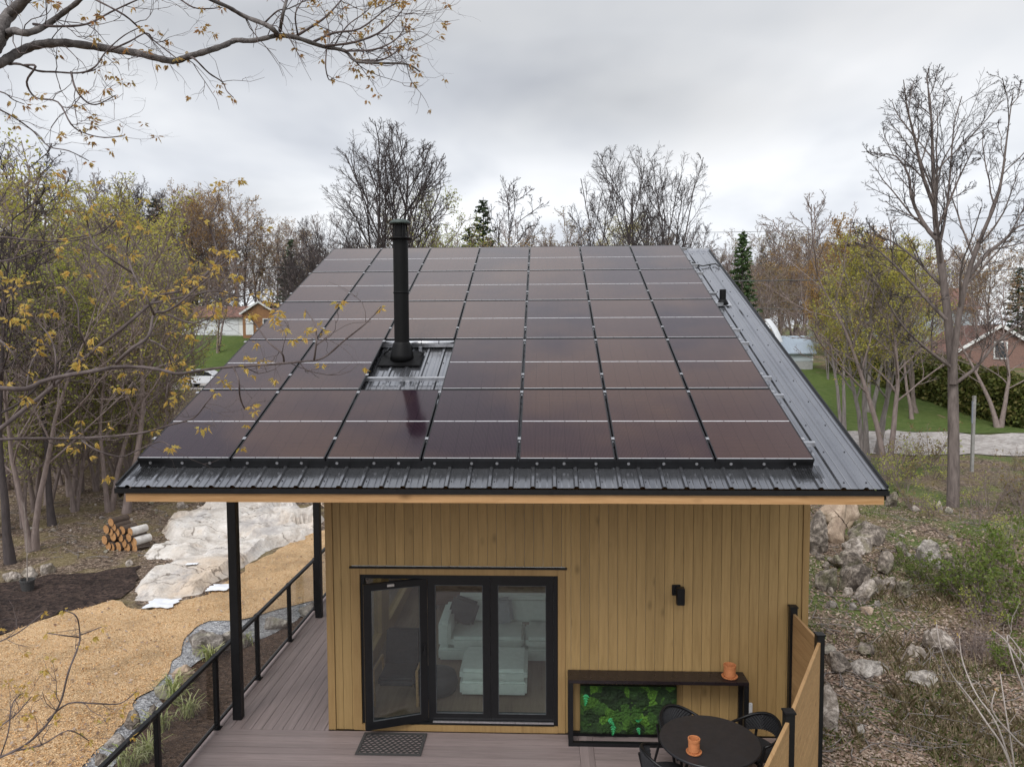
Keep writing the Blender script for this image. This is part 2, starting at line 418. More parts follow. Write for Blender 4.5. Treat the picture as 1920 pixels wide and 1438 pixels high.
mb.box2((-2.2, YB+.06, .3), (2.6, YB+.07, 4.8))
mb.build('added_window_glass', MAT['glass'], house)
mb = MB(); mb.box2((XWL+.06, YW+.0, -.35), (XWR-.06, YB, -.202)); mb.build('foundation', MAT['concrete'], house)

# door surround
mb = MB()
mb.box2((TL, YW-.028, .0), (DL, YW+.11, TT)); mb.box2((DR, YW-.028, .0), (TR, YW+.11, TT)); mb.box2((DL+.001, YW-.028, DT), (DR-.001, YW+.11, TT))
mb.box2((DL+.001, YW-.035, .0), (DR-.001, YW+.10, .085))
dtrim = mb.build('door_surround', MAT['trim'], house, bevel=.003)
mb = MB(); mb.box2((TL-.02, YW-.05, TT+.002), (TR+.02, YW-.0125, TT+.022)); mb.build('head_flashing', MAT['black_metal'], dtrim)
dfr = MB()
JW = .055
dfr.box2((DL+.002, YW+.0, .086), (DL+JW, YW+.09, DT-.002)); dfr.box2((DR-JW, YW+.0, .086), (DR-.002, YW+.09, DT-.002))
dfr.box2((DL+JW+.001, YW+.0, DT-.06), (DR-JW-.001, YW+.09, DT-.003)); dfr.box2((DL+JW+.001, YW-.02, .0865), (DR-JW-.001, YW+.09, .118))
door_frame = dfr.build('door_frame', MAT['black_frame'], house)
mb = MB(); mb.box2((at_y(812, 1340, YW).x, YW-.026, .1185), (DR-JW-.002, YW-.003, .142)); mb.build('sill_track', MAT['alu'], door_frame)
ox0, ox1 = DL+JW+.002, DR-JW-.002; pwid = (ox1-ox0)/3; dz0, dz1 = .12, DT-.062
def leaf_door(xa, xb, parent, M=None):
    fr = MB(); st = .10; y0_, y1_ = YW+.012, YW+.072
    parts = [((xa, y0_, dz0), (xa+st, y1_, dz1)), ((xb-st, y0_, dz0), (xb, y1_, dz1)), ((xa+st, y0_, dz0), (xb-st, y1_, dz0+.11)), ((xa+st, y0_, dz1-.085), (xb-st, y1_, dz1))]
    for a, b_ in parts: fr.box2(a, b_)
    g = MB(); g.box2((xa+st-.005, YW+.036, dz0+.105), (xb-st+.005, YW+.046, dz1-.08))
    ed = MB(); e = .006
    for a, b_ in (((xa+st, y0_-.001, dz0+.11), (xa+st+e, y0_+.02, dz1-.085)), ((xb-st-e, y0_-.001, dz0+.11), (xb-st, y0_+.02, dz1-.085)), ((xa+st+e, y0_-.001, dz0+.11), (xb-st-e, y0_+.02, dz0+.11+e)), ((xa+st+e, y0_-.001, dz1-.085-e), (xb-st-e, y0_+.02, dz1-.085))): ed.box2(a, b_)
    if M is not None:
        for q in (fr, g, ed): q.v = [tuple(M @ Vector(v)) for v in q.v]
    d = fr.build('folding_door', MAT['black_frame'], parent)
    g.build('glass', MAT['glass'], d); ed.build('glazing_bead', MAT['bead'], d)
    return d
leaf_door(ox0+pwid+.002, ox0+2*pwid-.002, house); leaf_door(ox0+2*pwid+.002, ox1, house)
piv = Vector((ox0+pwid, YW+.01, 0)); ang = R(20)
Mo = Matrix.Translation(piv) @ Matrix.Rotation(ang, 4, 'Z') @ Matrix.Translation(-piv)
d3 = leaf_door(ox0+.002, ox0+pwid-.002, house, Mo); d3['label'] = 'left door leaf swung outward'
hb = MB(); hb.bar(Mo @ Vector((ox0+pwid-.05, YW-.03, 1.05)), Mo @ Vector((ox0+pwid-.05, YW-.03, 1.2)), .02, .02); hb.box(Mo @ Vector((ox0+pwid-.05, YW-.005, 1.08)), (.03, .05, .05)); hb.build('handle', MAT['black_metal'], d3)
hb = MB(); p = Mo @ Vector((ox0+.42*pwid*1.0, YW-.004, dz1-.03)); hb.box(p, (.09, .03, .03), Matrix.Rotation(ang, 3, 'Z')); hb.build('latch', MAT['alu'], d3)

# support posts of the roof
PX, PY1, PY2 = -4.2258, 9.8278, 13.5565
for py in (PY1, PY2):
    mb = MB(); mb.box2((PX-.06, py-.06, .002), (PX+.06, py+.06, roof_z(py-.06, OFF-.19)-.003)); mb.build('support_post', MAT['black_metal'], house, bevel=.004)

# ------------------------------------------------------------------ solar array
ordinal = ['leftmost', 'second from the left', 'third from the left', 'the middle one', 'third from the right', 'second from the right', 'rightmost']
rows = ['lowest row at the eave', 'second row up', 'middle row of five', 'fourth row up', 'top row at the ridge']
def panel_meshes():
    w, l, fw_ = PW-GAP, PL-.022, .012
    fr = MB(); hgt = .035
    fr.box((fw_/2, l/2, -hgt/2), (fw_, l, hgt)); fr.box((w-fw_/2, l/2, -hgt/2), (fw_, l, hgt))
    fr.box((w/2, fw_/2, -hgt/2), (w-2*fw_, fw_, hgt)); fr.box((w/2, l-fw_/2, -hgt/2), (w-2*fw_, fw_, hgt))
    gl = MB(); gl.box((w/2, l/2, -.006), (w-2*fw_, l-2*fw_, .006))
    st = MB(); k = 4
    for yy, hh in ((l/2, .013), (fw_*1.1+.003, .011)):  # mid-panel cell gap, plus a painted glint of the frame along the lower edge
        for i in range(k):
            a = fw_ + (w-2*fw_)*i/k + .004; b_ = fw_ + (w-2*fw_)*(i+1)/k - .004
            st.box(((a+b_)/2, yy, -.0018), (b_-a, hh, .003))
    return fr, gl, st
fr, gl, st = panel_meshes()
RAILT = [r*PL + q*PL for r in range(5) for q in (.25, .94)]
clampm = MB(); clampm.box((0, 0, .004), (.036, .050, .008)); clampm.box((0, 0, .010), (.012, .012, .008))
panel_proto = None; solar_panels = {}
for r in range(5):
    for c in range(7):
        if (c, r) == (2, 1): continue
        loc = RP(X0+c*PW, r*PL)
        lab = 'violet solar panel, %s in the %s' % (ordinal[c], rows[r])
        if panel_proto is None:
            o = empty('solar_panel', loc); o.rotation_euler = (SL, 0, 0)
            f_ = fr.build('frame', MAT['panel_frame'], o, loc=(0, 0, 0)); gl.build('cells', MAT['solar'], o, loc=(0, 0, 0)); st.build('cell_gap_and_glint', MAT['gap_and_glint'], o, loc=(0, 0, 0))
            for q in (.25, .94):
                cl = clampm.build('clamp', MAT['alu'], o, loc=(PW-GAP+.010, q*PL, 0))
            panel_proto = o
        else:
            o = copy_tree(panel_proto); o.location = loc
        tag(o, lab, 'solar panel', 'solar panels on the cabin roof'); solar_panels[(c, r)] = o
# left edge clamps on the first column
for r in range(5):
    o = solar_panels[(0, r)]
    for q in (.25, .94): clampm.build('clamp', MAT['alu'], o, loc=(-.012, q*PL, 0))
# rails (ends show at the right, two cross the opening round the flue)
railm = MB(); RLEN = 7*PW + .16
railm.box((RLEN/2, 0, 0), (RLEN, .040, .012)); railm.box((RLEN/2, -.017, -.02), (RLEN, .006, .03)); railm.box((RLEN/2, .017, -.02), (RLEN, .006, .03)); railm.box((RLEN/2, 0, -.040), (RLEN, .040, .010))
rp = None
for i, t in enumerate(RAILT):
    loc = RP(X0-.03, t, -.043)
    if rp is None:
        rp = railm.build('mounting_rail', MAT['alu'], None); o = rp; o.rotation_euler = (SL, 0, 0)
        foot = MB()
        for xx in np.arange(.4, RLEN, 1.143): foot.box((xx, .0, -.068), (.05, .06, .048))
        foot.build('rail_foot', MAT['alu'], rp, loc=(0, 0, 0))
    else: o = copy_tree(rp)
    o.location = loc
    rw = ['lowest', 'second', 'third', 'fourth', 'fifth', 'sixth', 'seventh', 'eighth', 'ninth', 'topmost'][i]
    tag(o, 'silver mounting rail under the solar panels, %s counted from the eave%s' % (rw, ', bare before the flue' if i == 2 else ''), 'rail', 'rails carrying the solar panels')
# round conduit across the top of the opening
mb = MB(); xa, xb = X0+2*PW-.01, X0+3*PW-.01
mb.tube([RP(xa, 2*PL-.085, -.035), RP(xb, 2*PL-.085, -.035)], .036, 14)
cd_ = mb.build('conduit_pipe', MAT['alu'], None, smooth=True); tag(cd_, 'round grey conduit pipe crossing the opening just above the flue flashing', 'conduit')
cb = MB()
for k in (.2, .53, .78): cb.tube([RP(xa+PW*k, 2*PL-.085, -.035), RP(xa+PW*k+.012, 2*PL-.085, -.035)], .040, 14)
cb.build('coupling', MAT['screw'], cd_)
# guard mesh round the array
gd = empty('critter_guard', RP(0, 0, -.08), 'black wire guard with round clips closing the gap under the lowest solar panels', 'guard')
mb = MB(); xg0, xg1 = X0+.0, X0+7*PW-GAP
mb.prism([RP(xg0, .012, -.038), RP(xg0, .012, -.122), RP(xg0, .018, -.122), RP(xg0, .018, -.038)], (xg1-xg0, 0, 0)); mb.build('skirt', MAT['black_metal'], gd)
wm = MB()
for xs, sg in ((xg0-.05, -1), (xg1-.25, 1)):    # flared corner netting lying on the roof sheet
    wm = MB()
    for k in range(13):
        wm.bar(RP(xs+.3*k/12, -.0, -.085), RP(xs+.3*k/12, -.20, -.104), .003, .003); wm.bar(RP(xs, -.2*k/12, -.085-.02*k/12), RP(xs+.3, -.2*k/12, -.085-.02*k/12), .003, .003)
    wm.build('corner_mesh', MAT['black_metal'], gd)
rg = random.Random(3)
for c in range(7):
    for k in range(3):
        xx = X0+c*PW+.16+k*.33+rg.uniform(-.05, .05); q = MB(); p0 = RP(xx, .010, -.062)
        q.tube([p0, p0+ROOFM @ Vector((0, -.012, 0))], .016, 10); q.build('clip', MAT['clip'], gd)

# ------------------------------------------------------------------ flue, vent, cable, dish
def on_roof(u, v, off=OFF):
    n = ROOFM @ Vector((0, 0, 1)); p0 = RP(0, 0, off); d = ray(u, v)
    return CAMP + d*((p0-CAMP).dot(n)/d.dot(n))
fb = on_roof(754, 676)
flue = empty('chimney_flue', fb, 'tall round black stove flue with a rain cap rising through the solar array', 'chimney')
ztop = at_y(749, 413, fb.y).z
mb = MB(); pr_ = .108
mb.lathe([(pr_, fb.z+.1), (pr_, ztop-.28)], 32, (fb.x, fb.y, 0)); mb.v = [(x, y, z) for x, y, z in mb.v]
mb.build('pipe', MAT['pipe'], flue, smooth=False)
mb = MB()
for zz in (fb.z+.97,): mb.lathe([(pr_+.002, zz), (pr_+.006, zz+.008), (pr_+.006, zz+.022), (pr_+.002, zz+.03)], 32, (fb.x, fb.y, 0))
mb.build('pipe_band', MAT['pipe'], flue, smooth=True)
mb = MB(); mb.lathe([(pr_-.01, ztop-.285), (pr_+.06, ztop-.278), (pr_+.062, ztop-.262), (pr_, ztop-.25), (pr_*.9, ztop-.24)], 32, (fb.x, fb.y, 0)); mb.build('collar', MAT['pipe'], flue, smooth=True)
mb = MB(); mb.lathe([(.085, ztop-.25), (.085, ztop-.06)], 24, (fb.x, fb.y, 0)); pass
for k in range(4):
    a = k*math.pi/2+.5; mb.bar((fb.x+.10*math.cos(a), fb.y+.10*math.sin(a), ztop-.25), (fb.x+.10*math.cos(a), fb.y+.10*math.sin(a), ztop-.05), .018, .006)
mb.build('cap_vent', MAT['pipe'], flue)
mb = MB(); mb.lathe([(.02, ztop-.062), (.150, ztop-.062), (.157, ztop-.05), (.153, ztop-.035), (.12, ztop-.008), (.07, ztop+.008), (.001, ztop+.012)], 36, (fb.x, fb.y, 0)); mb.build('rain_cap', MAT['pipe_cap'], flue, smooth=True)
mb = MB(); z0 = fb.z
mb.lathe([(.185, z0-.02), (.165, z0+.08), (.128, z0+.24), (.116, z0+.27), (.109, z0+.272)], 32, (fb.x, fb.y, 0)); mb.build('flashing_cone', MAT['pipe'], flue, smooth=True)
mb = MB(); c = fb+ROOFM @ Vector((0, -.02, .03)); mb.box(c, (.60, .50, .028), ROOFM); mb.build('flashing_plate', MAT['pipe'], flue, bevel=.006)
mb = MB()
for s_ in (-1, 1): mb.bar(fb+ROOFM @ Vector((s_*.10, .1, .20)), fb+ROOFM @ Vector((s_*.29, .12, .05)), .03, .012)
mb.build('strap', MAT['pipe'], flue)

vb = on_roof(1355, 571)
vent = empty('vent_pipe', vb, 'short black plumbing vent pipe on the bare right strip of roof', 'vent')
mb = MB(); vz = at_y(1356, 543, vb.y).z
mb.lathe([(.055, vb.z-.02), (.055, vz), (.045, vz), (.045, vz-.05)], 20, (vb.x, vb.y, 0)); mb.build('pipe', MAT['pipe'], vent)
mb = MB(); mb.lathe([(.12, vb.z-.02), (.075, vb.z+.06), (.06, vb.z+.09)], 20, (vb.x, vb.y, 0)); mb.build('boot', MAT['pipe'], vent, smooth=True)
mb = MB(); mb.box(vb+ROOFM @ Vector((.0, 0, .024)), (.26, .26, .006), ROOFM); mb.build('flashing', MAT['alu'], vent)

pts = [on_roof(u, v, OFF+.035) for u, v in ((1278, 484), (1292, 489), (1305, 496), (1318, 499), (1332, 496), (1342, 495), (1349, 500))]
mb = MB(); mb.tube(pts, .014, 6); tag(mb.build('cable', MAT['cable'], None, smooth=True), 'loose black cable crossing the bare roof strip near the ridge', 'cable')

dp = at_y(1458, 618, RP(0, 5.0, 0).y); dp.x = XRR+.36
dish = empty('dish_antenna', dp, 'white dish antenna on the right edge of the metal roof', 'antenna')
mb = MB(); nu, nv = 10, 10; th = .012
for sgn in (0, 1):
    vs = []
    for i in range(nu+1):
        for j in range(nv+1):
            a, b_ = (i/nu-.5)*.40, (j/nv-.5)*.44
            p = Vector((a, .35*(a*a+b_*b_)*1.6 + sgn*th, b_))
            p = Matrix.Rotation(R(60), 3, 'Z') @ (Matrix.Rotation(R(-28), 3, 'X') @ p)
            vs.append(dp+p)
    mb.add(vs, [(i*(nv+1)+j, (i+1)*(nv+1)+j, (i+1)*(nv+1)+j+1, i*(nv+1)+j+1) for i in range(nu) for j in range(nv)])
mb.build('reflector', MAT['white_plastic'], dish, smooth=True)
mb = MB(); mb.tube([dp+Vector((0, 0, -.02)), dp+Vector((-.16, .05, -.10)), Vector((XRR-.03, dp.y+.06, dp.z-.18))], .022, 8); mb.box((XRR+.012, dp.y+.06, dp.z-.18), (.02, .14, .2)); mb.build('mast_arm', MAT['alu'], dish)
mb = MB(); mb.tube([dp+Vector((.02, 0, -.2)), dp+Vector((-.22, -.12, .06))], .012, 6); mb.box(dp+Vector((-.24, -.13, .07)), (.07, .07, .10)); mb.build('feed_horn', MAT['white_plastic'], dish)
# ------------------------------------------------------------------ deck
RX, RH = -4.4062, 1.0177
DFY = 4.3; DXR = 4.7
dk = empty('deck', (0, 7, 0)); tag(dk, kind='structure')
mb = MB()
s1 = at_y(1487, 1138, YW-.12); zt_ = s1.z; s2 = at_z(1537, 1190, zt_); s3 = at_z(1479, 1335, zt_)
def deck_edge(y): return float(np.interp(y, [s3.y-(s2.y-s3.y), s3.y, s2.y, s1.y+.3], [s3.x-(s2.x-s3.x), s3.x, s2.x, s1.x+.02]))+.05
k = 0; y = YW-.052
while y > DFY:     # boards across, in front of the wall
    a = y-.142
    x0, x1 = RX-.06, DXR
    x1 = deck_edge(a+.07); js = [x0, .46, .64, x1]
    for p, q in zip(js, js[1:]):
        if (p, q) == (.46, .64): continue
        mb.box2((p+.002, a+.0035, -.028), (q-.002, y-.0005, 0))
    y = a
mb.build('deck_boards', MAT['deck_x'], dk, bevel=.002)
mb = MB()
mb.box2((.462, DFY, -.028), (.638, YW-.052, .0005)); mb.build('divider_board', MAT['deck_y'], dk)
mb = MB(); x = XWL-.06
while x > RX-.06:
    a = max(x-.142, RX-.06)
    mb.box2((a+.0035, YW-.0515, -.028), (x-.0005, 18.4, 0)); x -= .142
mb.box2((XWL-.055, YW-.0515, -.028), (XWL-.002, 18.4, 0))
mb.build('side_boards', MAT['deck_y'], dk, bevel=.002)
mb = MB(); mb.box2((RX-.10, DFY-.02, -.25), (RX-.061, 18.42, .0)); mb.box2((RX-.061, DFY-.04, -.25), (deck_edge(DFY), DFY-.001, .0))
for ya, yb in ((DFY, s3.y), (s3.y, s2.y), (s2.y, YW)): mb.bar((deck_edge(ya)+.02, ya, -.125), (deck_edge(yb)+.02, yb, -.125), .03, .249)
mb.build('fascia_board', MAT['deck_y'], dk)
mb = MB(); mb.box2((RX-.05, DFY+.05, -.26), (1.2, YW-.1, -.045)); mb.box2((RX-.05, YW-.1, -.26), (XWL, 18.3, -.045)); mb.box2((1.2, 6.0, -.26), (XWR-.3, YW-.1, -.045)); mb.build('joists', MAT['black_metal'], dk)

# ------------------------------------------------------------------ railing
rail = empty('glass_railing', (RX, 11, 0), 'black metal deck railing with clear glass panels along the left walkway', 'railing')
mb = MB(); mb.bar((RX, DFY+.02, RH-.02), (RX, 18.3, RH-.02), .062, .045); mb.build('top_rail', MAT['black_metal'], rail, bevel=.006)
mb = MB(); mb.bar((RX, DFY+.02, .075), (RX, 18.3, .075), .035, .03); mb.build('bottom_rail', MAT['black_metal'], rail)
py = [at_x(u, v, RX).y for u, v in ((293, 1335), (403, 1227), (481, 1149), (541, 1091))]
print('rail posts', py)
sp = (py[-1]-py[0])/3
posts = [py[0]-2*sp, py[0]-sp] + py + [py[-1]+sp*k for k in range(1, 6)]
posts = [p for p in posts if DFY < p < 18.3]
for p in posts:
    mb = MB(); mb.box2((RX-.03, p-.03, .002), (RX+.03, p+.03, RH-.044)); mb.box2((RX-.055, p-.055, .0015), (RX+.055, p+.055, .014)); mb.box2((RX-.036, p-.036, RH-.05), (RX+.036, p+.036, RH+.006))
    mb.build('post', MAT['black_metal'], rail, bevel=.003)
for a, b_ in zip(posts, posts[1:]):
    mb = MB(); mb.box2((RX-.004, a+.034, .095), (RX+.004, b_-.034, RH-.046)); mb.build('glass_panel', MAT['rail_glass'], rail)

# ------------------------------------------------------------------ privacy screen
s1 = at_y(1487, 1138, YW-.12); zt_ = s1.z
s2 = at_z(1537, 1190, zt_); s2b = at_z(1546, 1199, zt_); s3 = at_z(1479, 1335, zt_)
dirv = (s3-s2b); s4 = s3 + dirv*1.0
print('screen', s1, s2, s2b, s3)
scr = empty('privacy_screen', (s2.x, s2.y, 0), 'wood board privacy screen with black posts at the right end of the deck', 'fence')
for p in (s1, s2, s3, s4):
    mb = MB(); mb.box2((p.x-.045, p.y-.045, -.02), (p.x+.045, p.y+.045, p.z)); mb.box2((p.x-.055, p.y-.055, p.z), (p.x+.055, p.y+.055, p.z+.018))
    mb.build('post', MAT['black_metal'], scr, bevel=.004)
def scr_panel(a, b_):
    d = Vector((b_.x-a.x, b_.y-a.y, 0)); L = d.length; d.normalize(); mb = MB(); zz = zt_-.07; bw = .135
    n = int((zz-.06)/bw)
    for k in range(n):
        z1 = zz-k*bw; p = Vector((a.x, a.y, z1-bw/2))+d*.05; q = Vector((b_.x, b_.y, z1-bw/2))-d*.05
        mb.bar(p, q, .034, bw-.004)
    mb.build('board_panel', MAT['screen'], scr, bevel=.002)
scr_panel(s1, s2); scr_panel(s2, s3); scr_panel(s3, s4)

# ------------------------------------------------------------------ wall lamp, outlet, mat
lp = at_y(1272, 1112, YW-.02)
lamp = empty('wall_lamp', (lp.x, YW-.012, lp.z), 'black rectangular wall lamp on the tan board wall', 'lamp')
mb = MB(); mb.box((lp.x-.03, YW-.024, lp.z+.045), (.11, .024, .14)); mb.build('back_plate', MAT['black_metal'], lamp, bevel=.004)
mb = MB(); mb.box((lp.x+.012, YW-.095, lp.z-.01), (.10, .10, .22)); mb.build('lamp_body', MAT['black_metal'], lamp, bevel=.006)
mb = MB(); mb.box((lp.x+.012, YW-.038, lp.z+.02), (.05, .016, .06)); mb.build('arm', MAT['black_metal'], lamp)
op = at_y(1405, 1327, YW-.03)
ob_ = empty('outlet_box', op, 'small pale grey outlet cover on the wall right of the console', 'outlet')
mb = MB(); mb.box((op.x, YW-.03, op.z), (.075, .035, .14)); mb.build('cover', MAT['white_plastic'], ob_, bevel=.006)
mb = MB(); mb.box((op.x, YW-.0505, op.z), (.05, .006, .10)); mb.build('flap', MAT['white_plastic'], ob_, bevel=.002)

mc = [at_z(u, v, .01) for u, v in ((682, 1372), (799, 1375), (791, 1416), (667, 1414))]
ctr = sum(mc, Vector())/4
mx0, mx1, my0, my1 = (mc[0].x+mc[3].x)/2, (mc[1].x+mc[2].x)/2, (mc[2].y+mc[3].y)/2, (mc[0].y+mc[1].y)/2
mb = MB(); t = .035
mb.box2((mx0, my0, .002), (mx1, my0+t, .016)); mb.box2((mx0, my1-t, .002), (mx1, my1, .016)); mb.box2((mx0, my0+t, .002), (mx0+t, my1-t, .016)); mb.box2((mx1-t, my0+t, .002), (mx1, my1-t, .016))
nx, ny = 20, 10
for j in range(ny+1):
    yy = my0+t+(my1-my0-2*t)*j/ny
    for i in range(nx):
        a = mx0+t+(mx1-mx0-2*t)*i/nx; b_ = mx0+t+(mx1-mx0-2*t)*(i+1)/nx; o_ = .012 if (i+j) % 2 else -.012
        mb.bar((a, yy+o_, .009), (b_, yy-o_, .009), .011, .012)
tag(mb.build('doormat', MAT['rubber'], None), 'black openwork rubber doormat on the deck below the open door leaf', 'doormat')

# ------------------------------------------------------------------ console, moss panel, pots
ca = at_y(1066, 1257, YW-.02); cf = at_y(1067, 1277, YW-.45)
ctz = .5*(at_y(1230, 1258, YW-.03).z + at_y(1230, 1277, YW-.36).z)
cx0, cx1 = at_z(1066, 1276, ctz).x, at_z(1404, 1278, ctz).x
cyf = at_z(1230, 1277, ctz).y; cyb = YW-.035
cyf = min(cyf, cyb-.28)
print('console', cx0, cx1, cyf, ctz)
con = empty('console_table', ((cx0+cx1)/2, (cyf+cyb)/2, 0), 'long dark console table with an open black frame against the board wall', 'table')
mb = MB(); mb.box2((cx0, cyf, ctz-.045), (cx1, cyb, ctz)); mb.build('tabletop', MAT['console_top'], con, bevel=.004)
for xx in (cx0, cx1-.06):
    mb = MB(); z1 = ctz-.046; w = .06
    mb.box2((xx, cyf, .002), (xx+w, cyf+w, z1)); mb.box2((xx, cyb-w, .002), (xx+w, cyb, z1)); mb.box2((xx+.001, cyf+w, .002), (xx+w-.001, cyb-w, .05)); mb.build('leg', MAT['black_metal'], con)
mb = MB(); mb.box2((cx0+.06, cyf+.001, .003), (cx1-.06, cyf+.055, .05)); mb.box2((cx0+.06, cyb-.055, .003), (cx1-.06, cyb-.001, .05)); mb.build('stretcher', MAT['black_metal'], con)
# moss wall art standing in the frame
mx0, mx1 = at_y(1088, 1330, YW-.12).x, at_y(1269, 1330, YW-.12).x
mz0, mz1 = .052, at_y(1180, 1283, YW-.06).z
moss = empty('moss_panel', ((mx0+mx1)/2, YW-.1, mz0), 'green preserved moss panel standing under the left half of the console', 'planter')
mb = MB(); y0_, y1_ = YW-.11, YW-.062
mb.box2((mx0, y0_, mz0), (mx1, y1_, mz1)); mb.build('backing_box', simple('dark_backing', (.012, .02, .010), None, .8), moss)
nx, nz = 150, 90; vs = []
for j in range(nz+1):
    for i in range(nx+1):
        xx = mx0+(mx1-mx0)*i/nx; zz = mz0+(mz1-mz0)*j/nz
        e = min(1, i/6, j/6, (nx-i)/6, (nz-j)/6)
        h = .03+.055*max(0, noise.noise(Vector((xx*6, zz*6, 2)))+.25)+.018*noise.noise(Vector((xx*30, zz*30, 5)))+.010*noise.noise(Vector((xx*90, zz*90, 5)))
        vs.append((xx, y0_-.001-h*max(0, e), zz))
mb = MB(); mb.add(vs, [(j*(nx+1)+i, j*(nx+1)+i+1, (j+1)*(nx+1)+i+1, (j+1)*(nx+1)+i) for j in range(nz) for i in range(nx)])
m, nt, b, _ = new_mat('moss'); co = coords(nt, 'World')
vo = nt.nodes.new('ShaderNodeTexVoronoi'); vo.inputs['Scale'].default_value = 9; nt.links.new(co, vo.inputs['Vector'])
sp_ = nt.nodes.new('ShaderNodeSeparateColor'); nt.links.new(vo.outputs['Color'], sp_.inputs[0])
col = ramp(nt, sp_.outputs[0], [(.0, (.008, .018, .006)), (.4, (.016, .042, .008)), (.7, (.035, .095, .012)), (.95, (.08, .19, .018))])
col = mix(nt, ramp(nt, noise_n(nt, co, 60, 4), [(.35, .7), (.6, 0)]), col, (.008, .016, .006)); nt.links.new(col, b.inputs['Base Color']); b.inputs['Roughness'].default_value = .95
bump(nt, b, noise_n(nt, co, 120, 4), .9, .01); MAT['moss'] = m
mb.build('moss', m, moss, smooth=True)
def frond(mb, c, ang, L, wd):
    """a pointed, lobed leaf standing off the moss"""
    ax = Vector((math.cos(ang), 0, math.sin(ang))); sd = Vector((-math.sin(ang), 0, math.cos(ang)))
    for k in range(5):
        p = c+ax*(L*k/5)+Vector((0, -.02-.03*math.sin(k/5*3), 0)); w = wd*(1-k/6)
        for s_ in (-1, 1):
            q = p+sd*(s_*w)+ax*(w*.7)+Vector((0, -.015, 0)); mb.add([p, p+ax*(L*.20)+Vector((0, -.006, 0)), q, p+ax*(L*.04)+sd*s_*w*.5], [(0, 1, 2), (0, 2, 3)])
fm = leaf_mat('fern_leaf', [(.03, .28, .09), (.05, .36, .14), (.03, .22, .07)], .2)
for u, v, a, L, w in ((1099, 1300, -1.7, .14, .045), (1142, 1345, -.9, .10, .04), (1150, 1358, -1.7, .12, .04), (1192, 1350, .6, .09, .03), (1196, 1362, -1.4, .08, .03)):
    p = at_y(u, v, y0_-.06); q = MB(); frond(q, p, a, L, w); q.build('frond', fm, moss)

def pot(u, v, z, wpx, hpx, lab):
    p = at_z(u, v, z); d = (p-CAMP).length; r = wpx/2*d/F; h = hpx
    o = empty('terracotta_pot', p, lab, 'pot')
    mb = MB()
    mb.lathe([(r*.82, z+.012), (r*.86, z+.03)] + [q for k in range(6) for q in ((r*.93, z+.03+(h-.06)*k/6), (r*.93, z+.03+(h-.06)*(k+.7)/6), (r*.90, z+.03+(h-.06)*(k+.8)/6))] + [(r*.98, z+h-.03), (r*1.0, z+h), (r*.86, z+h), (r*.82, z+h-.07), (r*.7, z+.05)], 28, (p.x, p.y, 0))
    mb.build('pot_body', MAT['terracotta'], o)
    mb = MB(); mb.lathe([(r*1.05, z+.001), (r*1.25, z+.008), (r*1.28, z+.022), (r*1.18, z+.022), (r*1.1, z+.011)], 28, (p.x, p.y, 0)); mb.build('saucer', MAT['terracotta'], o, smooth=False)
    mb = MB(); mb.lathe([(r*.84, z+h-.085), (r*.5, z+h-.08), (.001, z+h-.08)], 20, (p.x, p.y, 0)); mb.build('soil', simple('potting_soil', (.09, .05, .03), (.05, .03, .02), .95, 0, 40, .6), o)
pot(1368, 1269, ctz+.001, 21, .165, 'terracotta pot with saucer on the right end of the console')

# ------------------------------------------------------------------ round table and chairs
tz = .74
ta, tb = at_z(1238, 1388, tz), at_z(1424, 1388, tz); tc = (ta+tb)/2; tr = (tb-ta).length/2
t1, t2 = at_z(1331, 1340, tz), at_z(1331, 1440, tz); tc.y = (t1.y+t2.y)/2 if t2.y > 0 else tc.y; print('table', tc, tr, t1, t2)
tab = empty('round_table', (tc.x, tc.y, 0), 'round dark bistro table on the deck in front of the console', 'table')
mb = MB(); mb.lathe([(tr-.012, tz-.03), (tr, tz-.024), (tr, tz-.006), (tr-.006, tz), (.001, tz)], 72, (tc.x, tc.y, 0)); mb.build('tabletop', MAT['dark_table'], tab)
for k in range(4):
    a = math.pi/4+k*math.pi/2; mb = MB()
    mb.tube([(tc.x+.30*tr*math.cos(a), tc.y+.30*tr*math.sin(a), tz-.035), (tc.x+.72*tr*math.cos(a), tc.y+.72*tr*math.sin(a), .003)], [.020, .016], 10); mb.build('leg', MAT['black_metal'], tab)
mb = MB(); mb.lathe([(tr*.45, tz-.05), (tr*.45, tz-.031)], 24, (tc.x, tc.y, 0)); mb.build('apron', MAT['black_metal'], tab)
pot(1301, 1411, tz+.001, 20, .165, 'terracotta pot with saucer near the front edge of the round table')

